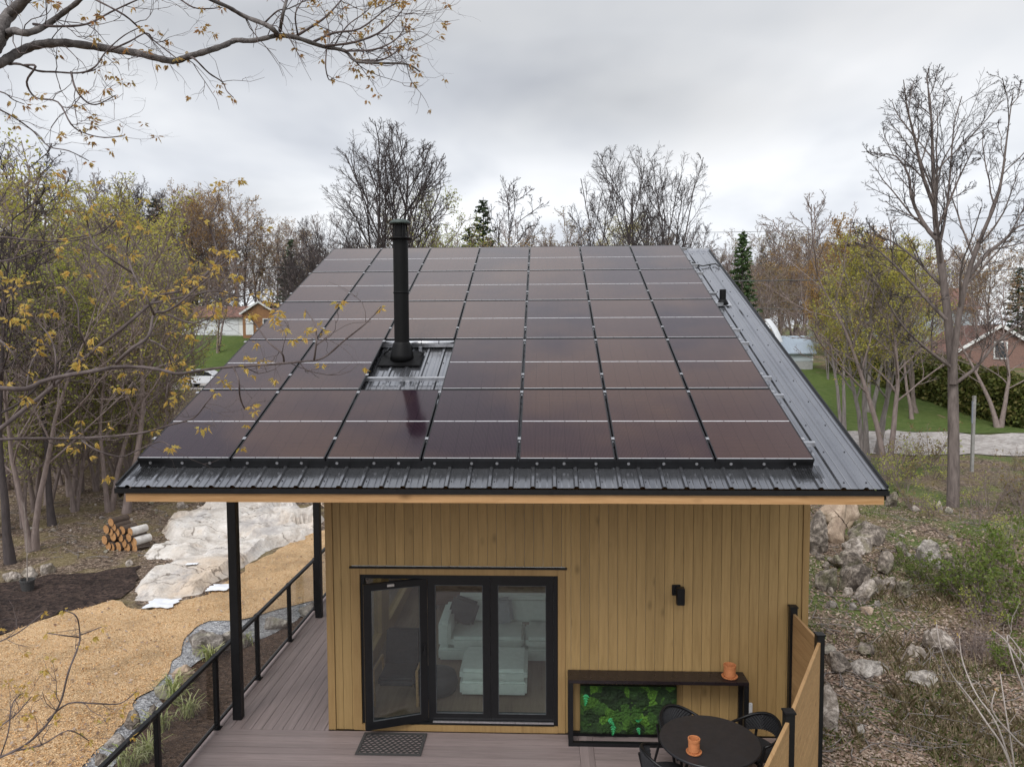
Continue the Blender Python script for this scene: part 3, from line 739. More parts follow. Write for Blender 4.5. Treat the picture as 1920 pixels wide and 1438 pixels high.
def make_chair(loc, rz, label):
    """tub chair; local frame: faces +y, seat centre at origin"""
    o = empty('patio_chair', loc, label, 'chair', 'patio chairs round the bistro table', rz)
    L0 = (0, 0, 0)
    mb = MB(); n = 28; vs = []; fs = []
    for z, s_ in ((.41, .92), (.455, 1.0), (.47, .96)):
        for k in range(n):
            a = 2*math.pi*k/n; ex = .25*s_*math.copysign(abs(math.cos(a))**.75, math.cos(a)); ey = .235*s_*math.copysign(abs(math.sin(a))**.75, math.sin(a)); vs.append((ex, ey+.02, z))
    for j in range(2):
        for k in range(n): fs.append((j*n+k, j*n+(k+1) % n, (j+1)*n+(k+1) % n, (j+1)*n+k))
    fs += [tuple(range(n))[::-1], tuple(range(2*n, 3*n))]; mb.add(vs, fs); mb.build('seat', MAT['chair_black'], o, smooth=False, loc=L0)
    # legs
    for sx, sy in ((-1, 1), (1, 1)):
        mb = MB(); mb.tube([(sx*.275, .21, .002), (sx*.262, .19, .43), (sx*.29, .16, .64)], [.013, .017, .016], 8); mb.build('leg', MAT['black_metal'], o, loc=L0)
    for sx in (-1, 1):
        mb = MB(); mb.tube([(sx*.23, -.30, .002), (sx*.20, -.20, .42), (sx*.20, -.245, .62)], [.013, .017, .015], 8); mb.build('leg', MAT['black_metal'], o, loc=L0)
    # arm rail sweeping round the back
    arc = []
    for k in range(25):
        a = math.pi*(1.0+k/24); arc.append((.295*math.cos(a), .05+.32*math.sin(a), .645+.125*max(0, -math.sin(a))**1.6))
    arc = [(-.292, .17, .64)]+arc+[(.292, .17, .64)]
    mb = MB(); mb.tube(arc, .017, 8); mb.build('arm_rail', MAT['black_metal'], o, smooth=True, loc=L0)
    # woven band of the backrest
    band = MB(); vs = []; m_ = 40; rowsb = 9
    for k in range(m_+1):
        a = math.pi*(1.16+.68*k/m_)
        for j in range(rowsb):
            z = .765-.125*(1-max(0, -math.sin(a))**1.6)-.195*j/(rowsb-1)*(.55+.45*max(0, -math.sin(a)))
            rr = .322+(.008 if (k+j) % 2 else -.004)-.03*j/(rowsb-1)
            vs.append((.92*rr*math.cos(a), .05+rr*math.sin(a), z))
    for sg in (0,):
        band.add(vs, [(k*rowsb+j, (k+1)*rowsb+j, (k+1)*rowsb+j+1, k*rowsb+j+1) for k in range(m_) for j in range(rowsb-1)])
    bo = band.build('backrest', MAT['chair_black'], o, smooth=False, loc=L0)
    sm = bo.modifiers.new('solid', 'SOLIDIFY'); sm.thickness = .016
    mb = MB(); mb.tube([(-.2, -.2, .41), (.2, -.2, .41)], .012, 6); mb.tube([(-.262, .19, .41), (.262, .19, .41)], .012, 6); mb.build('seat_frame', MAT['black_metal'], o, loc=L0)
    return o
b1 = at_z(1247, 1322, .77); b2 = at_z(1200, 1409, .75); b3 = at_z(1452, 1340, .77)
def chair_at(back, label, tgt=None):
    d = Vector((tc.x-back.x, tc.y-back.y, 0)) if tgt is None else Vector(tgt); d.normalize()
    c = back+d*.30; rz = math.atan2(d.y, d.x)-math.pi/2
    return make_chair((c.x, c.y, .002), rz, label)
chair_at(b1, 'black woven tub chair behind the round table in front of the moss panel', (.62, -.78, 0))
chair_at(b2, 'black woven tub chair left of the round table, cut by the bottom edge', (1, .18, 0))
chair_at(b3, 'black woven tub chair right of the round table beside the privacy screen', (-.85, -.5, 0))

# ------------------------------------------------------------------ interior seen through the glass
def fb_(u, v, z=.02): return at_z(u, v, z)
o1 = fb_(862, 1308); o2 = fb_(988, 1308)
ot = empty('ottoman', ((o1.x+o2.x)/2, o1.y+.4, .02), 'pale square ottoman indoors seen through the middle and right door glass', 'ottoman')
mb = MB(); mb.box2((o1.x, o1.y, .06), (o2.x, o1.y+.85, .26)); mb.build('base', MAT['sofa'], ot, bevel=.03)
mb = MB(); mb.box2((o1.x-.005, o1.y-.005, .262), (o2.x+.005, o1.y+.86, .44)); mb.build('cushion', MAT['sofa'], ot, bevel=.05)
s1_ = fb_(822, 1242); sx1 = s1_.x+2.6
sofa = empty('sofa', ((s1_.x+sx1)/2, s1_.y+.5, .02), 'pale upholstered sofa indoors behind the ottoman', 'sofa')
mb = MB(); mb.box2((s1_.x, s1_.y, .06), (sx1, s1_.y+1.0, .25)); mb.build('base', MAT['sofa'], sofa, bevel=.03)
mb = MB(); mb.box2((s1_.x, s1_.y+.01, .251), (s1_.x+.2, s1_.y+1.0, .68)); mb.build('armrest', MAT['sofa'], sofa, bevel=.05)
mb = MB(); mb.box2((s1_.x+.201, s1_.y+.72, .40), (sx1, s1_.y+1.0, .85)); mb.build('backrest', MAT['sofa'], sofa, bevel=.06)
for k in range(2):
    a = s1_.x+.205+k*1.2; mb = MB(); mb.box2((a, s1_.y-.01, .252), (a+1.18, s1_.y+.75, .44)); mb.build('seat_cushion', MAT['sofa'], sofa, bevel=.05)
for k, (a, nm) in enumerate(((s1_.x+.35, 'dark charcoal throw cushion at the left end of the sofa'), (s1_.x+.95, 'grey throw cushion in the middle of the sofa'))):
    c = Vector((a, s1_.y+.6, .66)); mb = MB(); mb.box(c, (.46, .14, .42), Matrix.Rotation(R(-14), 3, 'X') @ Matrix.Rotation(R(18-25*k), 3, 'Y'))
    tag(mb.build('throw_cushion', MAT['dark_fabric'] if k == 0 else simple('grey_fabric', (.30, .31, .33), (.24, .25, .27), .9, 0, 20), None, bevel=.05), nm, 'cushion')
pf = fb_(828, 1312)
mb = MB(); mb.lathe([(.20, .02), (.30, .06), (.33, .18), (.30, .30), (.2, .34), (.001, .345)], 32, (pf.x-.12, pf.y+.25, 0)); tag(mb.build('pouf', MAT['dark_fabric'], None, smooth=True), 'round dark pouf on the floor indoors left of the ottoman', 'pouf')
bx = fb_(1018, 1205)
bn = empty('bench', (bx.x+.5, bx.y+.3, 0), 'low dark bench indoors at the right edge of the door glass', 'bench')
mb = MB(); mb.box2((bx.x, bx.y, .12), (bx.x+1.2, bx.y+.5, .50)); mb.build('seat', MAT['dark_fabric'], bn, bevel=.02)
for xx, yy in ((.05, .05), (1.1, .05), (.05, .42), (1.1, .42)): mb = MB(); mb.box2((bx.x+xx, bx.y+yy, .021), (bx.x+xx+.05, bx.y+yy+.05, .12)); mb.build('leg', MAT['black_metal'], bn)
cb_ = fb_(800, 1165)
cab = empty('sideboard', (cb_.x+.4, cb_.y, 0), 'brown wooden sideboard at the back of the room left of the sofa', 'sideboard')
mb = MB(); mb.box2((cb_.x+.02, 13.9, .12), (cb_.x+1.1, 14.4, .85)); mb.build('carcass', MAT['walnut'], cab, bevel=.006)
for k in range(2): mb = MB(); mb.box2((cb_.x+.04+k*.53, 13.88, .15), (cb_.x+.55+k*.53, 13.899, .82)); mb.build('door', MAT['walnut'], cab, bevel=.004)
for xx in (.05, 1.0): mb = MB(); mb.box2((cb_.x+xx, 13.95, .021), (cb_.x+xx+.05, 14.35, .12)); mb.build('leg', MAT['black_metal'], cab)
lc = fb_(740, 1330)
ch = empty('lounge_chair', (lc.x, lc.y+.4, .02), 'wooden lounge chair with dark cushions indoors behind the open door leaf', 'chair')
mb = MB(); mb.box2((lc.x-.26, lc.y+.1, .30), (lc.x+.26, lc.y+.65, .42)); mb.build('seat', MAT['dark_fabric'], ch, bevel=.03)
mb = MB(); mb.box((lc.x, lc.y+.72, .62), (.52, .12, .55), Matrix.Rotation(R(-15), 3, 'X')); mb.build('backrest', MAT['dark_fabric'], ch, bevel=.03)
for sx in (-1, 1):
    mb = MB(); x = lc.x+sx*.31; mb.tube([(x, lc.y+.10, .021), (x, lc.y+.06, .55), (x, lc.y+.66, .52), (x, lc.y+.80, .021)], .02, 8); mb.build('leg', MAT['oak'], ch)
# ------------------------------------------------------------------ world, sun
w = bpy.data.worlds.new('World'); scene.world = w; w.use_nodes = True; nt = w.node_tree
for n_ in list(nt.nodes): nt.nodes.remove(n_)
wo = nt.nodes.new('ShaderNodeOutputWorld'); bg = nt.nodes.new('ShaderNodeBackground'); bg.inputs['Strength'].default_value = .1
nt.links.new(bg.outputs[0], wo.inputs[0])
sky = nt.nodes.new('ShaderNodeTexSky'); sky.sky_type = 'NISHITA'; sky.sun_disc = False
SUN_EL, SUN_AZ = R(52), R(200)
sky.sun_elevation = SUN_EL; sky.sun_rotation = SUN_AZ
tcn = nt.nodes.new('ShaderNodeTexCoord'); sep = nt.nodes.new('ShaderNodeSeparateXYZ'); nt.links.new(tcn.outputs['Generated'], sep.inputs[0])
zc_ = math_n(nt, 'MAXIMUM', sep.outputs[2], .0)
den = math_n(nt, 'ADD', zc_, .22)
cx_ = math_n(nt, 'DIVIDE', sep.outputs[0], den); cyy = math_n(nt, 'DIVIDE', sep.outputs[1], den)
cmb = nt.nodes.new('ShaderNodeCombineXYZ'); nt.links.new(cx_, cmb.inputs[0]); nt.links.new(cyy, cmb.inputs[1])
mp = nt.nodes.new('ShaderNodeMapping'); mp.inputs['Location'].default_value = (SKYX, SKYY, 0) if 'SKYX' in globals() else (3.3, 1.7, 0); mp.inputs['Scale'].default_value = (1, .8, 1); nt.links.new(cmb.outputs[0], mp.inputs[0])
f1 = noise_n(nt, mp.outputs[0], .55, 5, .5, .3); f2 = noise_n(nt, mp.outputs[0], 1.5, 4, .5, .2)
ff = math_n(nt, 'ADD', math_n(nt, 'MULTIPLY', f1, .52), math_n(nt, 'MULTIPLY', f2, .48))
cl = ramp(nt, ff, [(.36, (.36, .38, .425)), (.45, (.52, .54, .58)), (.53, (.65, .665, .69)), (.61, (.735, .742, .757))])
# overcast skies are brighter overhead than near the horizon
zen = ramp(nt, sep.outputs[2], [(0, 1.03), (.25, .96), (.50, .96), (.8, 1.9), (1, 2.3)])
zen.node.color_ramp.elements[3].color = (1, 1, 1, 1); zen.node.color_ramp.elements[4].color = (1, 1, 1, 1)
# low band bright; unseen sky overhead and behind shaped for panel reflections, wall light
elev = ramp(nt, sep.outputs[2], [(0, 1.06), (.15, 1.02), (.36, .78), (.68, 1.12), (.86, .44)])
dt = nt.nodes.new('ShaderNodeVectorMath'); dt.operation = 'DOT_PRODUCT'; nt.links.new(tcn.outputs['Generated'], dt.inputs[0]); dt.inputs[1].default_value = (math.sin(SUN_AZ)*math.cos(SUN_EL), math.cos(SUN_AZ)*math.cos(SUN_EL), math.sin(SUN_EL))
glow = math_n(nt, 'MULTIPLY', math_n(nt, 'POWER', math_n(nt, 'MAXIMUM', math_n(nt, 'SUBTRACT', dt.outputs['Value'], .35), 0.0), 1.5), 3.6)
def bank(u, v, wd, ht, depth):
    d_ = ray(u, v); a_, e_ = d_.x/d_.y, d_.z/d_.y; yv = math_n(nt, 'MAXIMUM', sep.outputs[1], .05)
    wob = math_n(nt, 'MULTIPLY', math_n(nt, 'SUBTRACT', f2, .5), 1.1)
    p_ = math_n(nt, 'DIVIDE', math_n(nt, 'SUBTRACT', math_n(nt, 'DIVIDE', sep.outputs[0], yv), a_), wd); q_ = math_n(nt, 'ADD', math_n(nt, 'DIVIDE', math_n(nt, 'SUBTRACT', math_n(nt, 'DIVIDE', sep.outputs[2], yv), e_), ht), wob)
    r2 = math_n(nt, 'SQRT', math_n(nt, 'ADD', math_n(nt, 'MULTIPLY', p_, p_), math_n(nt, 'MULTIPLY', q_, q_)))
    return ramp(nt, r2, [(0, 1-depth), (.35, 1-depth*.75), (1, 1)])
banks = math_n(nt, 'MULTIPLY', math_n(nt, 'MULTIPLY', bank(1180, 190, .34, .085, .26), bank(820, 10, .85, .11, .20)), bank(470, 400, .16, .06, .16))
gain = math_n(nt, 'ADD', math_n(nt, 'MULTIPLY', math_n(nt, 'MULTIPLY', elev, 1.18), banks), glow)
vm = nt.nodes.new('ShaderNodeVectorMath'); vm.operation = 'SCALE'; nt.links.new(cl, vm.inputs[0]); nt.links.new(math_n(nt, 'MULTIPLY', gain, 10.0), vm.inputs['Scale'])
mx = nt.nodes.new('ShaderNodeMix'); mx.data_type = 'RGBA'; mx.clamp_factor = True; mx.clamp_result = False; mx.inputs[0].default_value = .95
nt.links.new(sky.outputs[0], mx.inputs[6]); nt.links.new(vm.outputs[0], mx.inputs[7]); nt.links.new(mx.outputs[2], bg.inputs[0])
sd = bpy.data.lights.new('sun', 'SUN'); so = bpy.data.objects.new('sun', sd); COL.objects.link(so)
sd.energy = 1.4; sd.angle = R(25); sd.color = (1, .97, .92)
# sky rotation 0 is +Y, clockwise from above
sdir = Vector((math.sin(SUN_AZ)*math.cos(SUN_EL), math.cos(SUN_AZ)*math.cos(SUN_EL), math.sin(SUN_EL)))
so.rotation_euler = sdir.to_track_quat('Z', 'Y').to_euler(); so.location = (0, -20, 40)
vs_ = scene.view_settings; vs_.view_transform = 'Standard'; vs_.look = 'None'; vs_.exposure = 0.37; vs_.gamma = 1; vs_.use_curve_mapping = False
scene.cycles.max_bounces = 8; scene.cycles.transparent_max_bounces = 24; scene.cycles.sample_clamp_indirect = 6

# ------------------------------------------------------------------ ground sheets
def axis(segs):
    out = []
    for a, b_, st in segs: out += list(np.arange(a, b_, st))
    return np.array(out+[segs[-1][1]])
xs = axis([(-1500, -300, 150), (-300, -80, 15), (-80, -26, 2.2), (-26, 26, .32), (26, 80, 2.2), (80, 300, 15), (300, 1500, 150)])
ys = axis([(-200, -20, 20), (-20, 2, 2), (2, 44, .32), (44, 130, 2.0), (130, 300, 15), (300, 1800, 150)])
V = np.array([(x, y, gh(x, y)) for y in ys for x in xs]); nx_ = len(xs)
ii = np.arange(len(ys)-1)[:, None]*nx_ + np.arange(nx_-1)[None, :]; ii = ii.ravel()
me = np_mesh('ground', V, np.stack([ii, ii+1, ii+nx_+1, ii+nx_], 1), 4)
m, nt, b, _ = new_mat('forest_floor'); co = coords(nt, 'World')
a1 = noise_n(nt, co, .8, 6, .6); a2 = noise_n(nt, co, 9, 6, .7); 
vo = nt.nodes.new('ShaderNodeTexVoronoi'); vo.inputs['Scale'].default_value = 26; vo.inputs['Randomness'].default_value = 1; nt.links.new(co, vo.inputs['Vector'])
sp_ = nt.nodes.new('ShaderNodeSeparateColor'); nt.links.new(vo.outputs['Color'], sp_.inputs[0])
leafc = ramp(nt, sp_.outputs[0], [(0, (.085, .060, .046)), (.35, (.18, .13, .095)), (.65, (.27, .20, .15)), (.9, (.40, .32, .25))])
soilc = ramp(nt, a2, [(.3, (.045, .032, .026)), (.7, (.12, .085, .062))])
col = mix(nt, ramp(nt, a2, [(.42, 0), (.55, 1)]), soilc, leafc)
grs = ramp(nt, a2, [(.3, (.06, .10, .025)), (.7, (.15, .19, .055))])
dry = ramp(nt, a2, [(.3, (.14, .11, .05)), (.7, (.26, .21, .11))])
a3 = noise_n(nt, coords(nt, 'World', (1, 1, 1), (0, 0, .7)), .42, 5, .6)
col = mix(nt, ramp(nt, a1, [(.47, 0), (.60, .75)]), col, dry); gx = nt.nodes.new('ShaderNodeNewGeometry'); sx_ = nt.nodes.new('ShaderNodeSeparateXYZ'); nt.links.new(gx.outputs['Position'], sx_.inputs[0])
col = mix(nt, math_n(nt, 'MULTIPLY', ramp(nt, a3, [(.46, 0), (.58, .85)]), ramp(nt, math_n(nt, 'MULTIPLY', sx_.outputs[0], .1), [(.1, 0), (.4, 1)])), col, grs)
nt.links.new(col, b.inputs['Base Color']); b.inputs['Roughness'].default_value = .95; b.inputs['Specular IOR Level'].default_value = .15
bump(nt, b, math_n(nt, 'ADD', a2, vo.outputs['Distance']), .8, .05)
g = link_mesh('ground', me, m, smooth=True); tag(g, kind='structure'); MAT['floor'] = m

def in_poly(x, y, P):
    c = False; j = len(P)-1
    for i in range(len(P)):
        xi, yi = P[i]; xj, yj = P[j]
        if (yi > y) != (yj > y) and x < (xj-xi)*(y-yi)/(yj-yi)+xi: c = not c
        j = i
    return c
def sheet(name, poly, mat, off, cell=.3, amp=0, ascale=1.5, wob=.12, kind='structure', maxn=30000):
    """sheet following the terrain inside a ground polygon with a ragged outline"""
    P = []
    n = len(poly)
    for i in range(n):
        a, b_ = Vector(poly[i]), Vector(poly[(i+1) % n]); L = (b_-a).length; k = max(1, int(L/max(.15, cell*.8)))
        for q in range(k):
            p = a.lerp(b_, q/k); w_ = wob
            P.append((p.x+w_*noise.noise(Vector((p.x*1.7, p.y*1.7, 4)))*2, p.y+w_*noise.noise(Vector((p.x*1.7, p.y*1.7, 9)))*2))
    x0, x1 = min(p[0] for p in P), max(p[0] for p in P); y0_, y1_ = min(p[1] for p in P), max(p[1] for p in P)
    pts = [Vector(p) for p in P]; nb = len(pts); rr = random.Random(len(P))
    yy = y0_
    while yy < y1_:
        xx = x0
        while xx < x1:
            q = (xx+rr.uniform(-.2, .2)*cell, yy+rr.uniform(-.2, .2)*cell)
            if in_poly(q[0], q[1], P): pts.append(Vector(q))
            xx += cell
        yy += cell
    vs, es, fs, *_r = geometry.delaunay_2d_cdt(pts, [(i, (i+1) % nb) for i in range(nb)], [list(range(nb))], 1, 1e-5)
    V = []
    for v in vs:
        h = amp*(noise.noise(Vector((v.x*ascale, v.y*ascale, 2)))*.6+noise.noise(Vector((v.x*ascale*3.1, v.y*ascale*3.1, 2)))*.4)
        V.append((v.x, v.y, gh(v.x, v.y)+off+h))
    me = bpy.data.meshes.new(name); me.from_pydata(V, [], [tuple(f) for f in fs]); me.update()
    o = link_mesh(name, me, mat, smooth=True)
    if o.data.polygons and o.data.polygons[0].normal.z < 0: o.data.flip_normals()
    return tag(o, kind=kind)
def gp(pl): return [tuple(at_g(u, v).xy) for u, v in pl]

# wood chips
def chips_mat(name, c, sc, strg=1.0):
    m, nt, b, _ = new_mat(name); co = coords(nt, 'World', (1, 1, 1))
    d = nt.nodes.new('ShaderNodeTexNoise'); d.inputs['Scale'].default_value = sc*.6; nt.links.new(co, d.inputs['Vector'])
    ad = nt.nodes.new('ShaderNodeVectorMath'); ad.operation = 'MULTIPLY_ADD'; nt.links.new(d.outputs['Color'], ad.inputs[0]); ad.inputs[1].default_value = (.06, .06, .06); nt.links.new(co, ad.inputs[2])
    vo = nt.nodes.new('ShaderNodeTexVoronoi'); vo.inputs['Scale'].default_value = sc; nt.links.new(ad.outputs[0], vo.inputs['Vector'])
    s = nt.nodes.new('ShaderNodeSeparateColor'); nt.links.new(vo.outputs['Color'], s.inputs[0])
    col = ramp(nt, s.outputs[0], [(i/(len(c)-1), x) for i, x in enumerate(c)])
    big = noise_n(nt, co, 1.1, 5, .6); col = mix(nt, 1, col, ramp(nt, big, [(.32, .70), (.5, .95), (.7, 1.1)]), 'MULTIPLY')
    nt.links.new(col, b.inputs['Base Color']); b.inputs['Roughness'].default_value = .9; b.inputs['Specular IOR Level'].default_value = .2
    bump(nt, b, vo.outputs['Distance'], strg, .03); return m
MAT['mulch'] = chips_mat('wood_chip_mulch', [(.50, .315, .16), (.58, .38, .205), (.64, .435, .245), (.71, .52, .32)], 36)
MAT['soil'] = chips_mat('dark_garden_soil', [(.018, .012, .011), (.035, .023, .020), (.05, .034, .028), (.075, .05, .04)], 14)
MAT['bed'] = chips_mat('brown_bark_bed', [(.03, .018, .012), (.07, .042, .028), (.10, .06, .04), (.15, .10, .07)], 24)
MAT['gravel'] = chips_mat('grey_gravel', [(.14, .14, .15), (.25, .25, .26), (.36, .36, .37), (.52, .52, .53)], 26)
MAT['road'] = chips_mat('pale_gravel_road', [(.27, .24, .22), (.33, .30, .28), (.38, .35, .33), (.44, .41, .385)], 7, .4)
m, nt, b, _ = new_mat('mown_lawn'); co = coords(nt, 'World'); 
col = ramp(nt, noise_n(nt, co, 3.0, 8, .7), [(.25, (.045, .070, .016)), (.5, (.075, .110, .028)), (.75, (.13, .145, .055))]); col = mix(nt, ramp(nt, noise_n(nt, co, .35, 4), [(.4, 0), (.7, .5)]), col, (.10, .13, .03)); nt.links.new(col, b.inputs['Base Color']); b.inputs['Roughness'].default_value = .9; b.inputs['Specular IOR Level'].default_value = .15
bump(nt, b, noise_n(nt, co, 40, 4), .7, .05); MAT['lawn'] = m

mulch_edge = [(640, 1128), (590, 1128), (485, 1156), (388, 1169), (365, 1190), (349, 1212), (322, 1250), (291, 1287), (258, 1318), (246, 1348), (206, 1394), (171, 1434), (120, 1500), (60, 1560)]
sheet('planting_bed', gp([(640, 1100), (560, 1125), (440, 1160), (330, 1230), (240, 1340), (100, 1500), (40, 1570)])+[(-5.4, 3.4), (RX-.11, 3.4), (RX-.11, 17)], MAT['bed'], .016, .22, .02)
sheet('gravel_strip', gp([(640, 1112), (590, 1124), (485, 1152), (388, 1165), (350, 1205), (318, 1248), (262, 1315), (240, 1350), (195, 1398), (165, 1436), (100, 1510), (160, 1520), (215, 1440), (260, 1380), (310, 1300), (380, 1235), (470, 1215), (560, 1160), (640, 1140)]), MAT['gravel'], .032, .16, .012)
sheet('mulch_path', gp([(-330, 1330), (0, 1192), (107, 1157), (200, 1130), (270, 1150), (400, 1112), (470, 1062), (560, 1012), (650, 985)]+mulch_edge+[(-60, 1640), (-330, 1700)]), MAT['mulch'], .05, .2, .03)
sheet('garden_soil', gp([(-330, 1120), (0, 1094), (100, 1078), (180, 1073), (262, 1062), (250, 1095), (222, 1122), (107, 1154), (0, 1189), (-330, 1326)]), MAT['soil'], .035, .2, .07, 3)
# right: road and lawn;  left: road and lawn below the far garage
rd = [(4, 35.2), (7, 34.6), (12, 33.2), (18, 32.4), (26, 31.8), (45, 31.4), (45, 37.5), (26, 38.4), (19, 39.6), (13, 41.0), (9, 42.6), (4, 44)]
sheet('gravel_road', rd, MAT['road'], .05, .6, .03, .6, .25)
sheet('lawn', [(2, 44.2), (9, 42.9), (13, 41.3), (19, 39.9), (26, 38.7), (45, 38), (45, 48), (22, 60), (21, 66), (2, 72)], MAT['lawn'], .04, 1.0, .03, .6, .2)
sheet('gravel_road', [(-70, 62), (-40, 63), (-20, 64), (4, 64), (4, 73), (-20, 72), (-40, 71), (-70, 71)], MAT['road'], .06, 1.2, .03, .5, .3)
sheet('lawn', [(-62, 76), (-20, 76), (-16, 99), (-62, 99)], MAT['lawn'], .06, 1.5, .05, .4, .4)

# ------------------------------------------------------------------ rocks
def rock_mat(name, c1, c2, stain, sc=3, crack=.5):
    m, nt, b, _ = new_mat(name); co = coords(nt, 'World')
    f = noise_n(nt, co, sc*1.6, 10, .75, .4); col = ramp(nt, f, [(.33, [x*.6 for x in c2]), (.45, c2), (.56, c1), (.68, [min(1, x*1.35) for x in c1])])
    col = mix(nt, ramp(nt, noise_n(nt, co, sc*6, 6, .7), [(.50, 0), (.60, .55)]), col, [x*.55 for x in c2])
    col = mix(nt, ramp(nt, noise_n(nt, co, sc*.45, 4, .6), [(.52, 0), (.70, .7)]), col, stain)
    vo = nt.nodes.new('ShaderNodeTexNoise'); vo.inputs['Scale'].default_value = sc*.8; vo.inputs['Detail'].default_value = 7; vo.inputs['Distortion'].default_value = 1.4; nt.links.new(co, vo.inputs['Vector'])
    cr = ramp(nt, math_n(nt, 'ABSOLUTE', math_n(nt, 'SUBTRACT', vo.outputs['Fac'], .5)), [(0, crack), (.012, crack*.6), (.03, 0)])
    col = mix(nt, cr, col, [x*.28 for x in c2]); nt.links.new(col, b.inputs['Base Color']); b.inputs['Roughness'].default_value = .9; b.inputs['Specular IOR Level'].default_value = .2
    bump(nt, b, f, .7, .04); return m
MAT['rock_grey'] = rock_mat('grey_lichen_rock', (.30, .255, .215), (.115, .095, .080), (.14, .150, .060))
MAT['rock_tan'] = rock_mat('tan_boulder', (.48, .38, .29), (.32, .24, .18), (.36, .27, .19), 1.5, .2)
MAT['rock_white'] = rock_mat('white_limestone', (.46, .405, .36), (.22, .185, .155), (.25, .22, .14), 3, .5)
MAT['rock_pale'] = rock_mat('pale_grey_stone', (.39, .355, .32), (.19, .168, .15), (.22, .21, .13), 3, .4)
m, nt, b, _ = new_mat('pale_bedrock'); co = coords(nt, 'World', (1, 1, 1), (0, 0, .5))
f = noise_n(nt, co, 2.2, 9, .68, .3); col = ramp(nt, f, [(.30, (.36, .31, .27)), (.45, (.56, .51, .46)), (.6, (.66, .62, .58)), (.75, (.74, .71, .68))])
col = mix(nt, ramp(nt, noise_n(nt, co, .55, 4, .6), [(.52, 0), (.68, .6)]), col, (.52, .38, .25)); col = mix(nt, ramp(nt, noise_n(nt, coords(nt, 'World', (1.3, .5, 1), (0, 0, .9)), 1.1, 6, .65), [(.54, 0), (.66, .65)]), col, (.34, .32, .32))
dn = nt.nodes.new('ShaderNodeTexNoise'); dn.inputs['Scale'].default_value = 1.6; dn.inputs['Detail'].default_value = 5; nt.links.new(co, dn.inputs['Vector'])
ad = nt.nodes.new('ShaderNodeVectorMath'); ad.operation = 'MULTIPLY_ADD'; nt.links.new(dn.outputs['Color'], ad.inputs[0]); ad.inputs[1].default_value = (.9, .9, .9); nt.links.new(coords(nt, 'World', (.55, 1.2, .6), (0, 0, .5)), ad.inputs[2])
vo = nt.nodes.new('ShaderNodeTexVoronoi'); vo.feature = 'DISTANCE_TO_EDGE'; vo.inputs['Scale'].default_value = 1.25; nt.links.new(ad.outputs[0], vo.inputs['Vector'])
cr = math_n(nt, 'MULTIPLY', ramp(nt, vo.outputs['Distance'], [(0, .85), (.012, .6), (.035, 0)]), ramp(nt, noise_n(nt, co, .9, 3), [(.42, 0), (.58, 1)]))
col = mix(nt, cr, col, (.11, .085, .065)); nt.links.new(col, b.inputs['Base Color']); b.inputs['Roughness'].default_value = .9; b.inputs['Specular IOR Level'].default_value = .2
bump(nt, b, math_n(nt, 'ADD', math_n(nt, 'MULTIPLY', f, .6), math_n(nt, 'MULTIPLY', noise_n(nt, co, 9, 6, .65), .4)), .9, .12); MAT['bedrock'] = m
import bmesh
def rock_mesh(seed, dims, sub=2, rough=.10, npt=16):
    r_ = random.Random(seed); bm = bmesh.new()
    for k in range(npt):
        a = r_.uniform(0, 2*math.pi); z = r_.uniform(-1, 1); q = math.sqrt(1-z*z); s_ = r_.uniform(.8, 1.05)
        bm.verts.new((dims[0]/2*q*math.cos(a)*s_, dims[1]/2*q*math.sin(a)*s_, dims[2]/2*z*s_))
    res = bmesh.ops.convex_hull(bm, input=bm.verts); bmesh.ops.delete(bm, geom=[v for v in bm.verts if not v.link_faces], context='VERTS')
    bmesh.ops.bevel(bm, geom=list(bm.edges), offset=.05*min(dims), segments=1, affect='EDGES')
    bmesh.ops.triangulate(bm, faces=list(bm.faces))
    for _ in range(sub): bmesh.ops.subdivide_edges(bm, edges=list(bm.edges), cuts=1, use_grid_fill=True)
    S = sum(dims)/3
    for v in bm.verts:
        n_ = v.co.normalized(); q = v.co/S*2.2+Vector((seed*3.3, 0, 0))
        v.co += n_*S*rough*(.7*noise.noise(q)+.45*noise.noise(q*2.7)+.25*noise.noise(q*6))
    me = bpy.data.meshes.new('rock'); bm.to_mesh(me); bm.free(); return me
def rock(name, u, v, wpx, hpx, mat, label, seed, sink=.42, dr=.9, cat='rock', group=None, smooth=False):
    """rock with its foot at pixel (u, v), wpx wide and hpx tall there"""
    p = at_g(u, v); d = (p-CAMP).dot(FW); W_, H_ = wpx*d/F, hpx*d/F*1.0
    H_ = max(H_*.95, W_*.25)
    me = rock_mesh(seed, (W_, W_*dr, H_/(1-sink)), 2 if wpx > 25 else 1)
    o = link_mesh(name, me, mat, smooth=smooth); o.location = p+Vector((0, W_*dr*.35, H_*.5-H_*sink*.35)); o.rotation_euler.z = random.Random(seed).uniform(-.5, .5)
    return tag(o, label, cat, group)
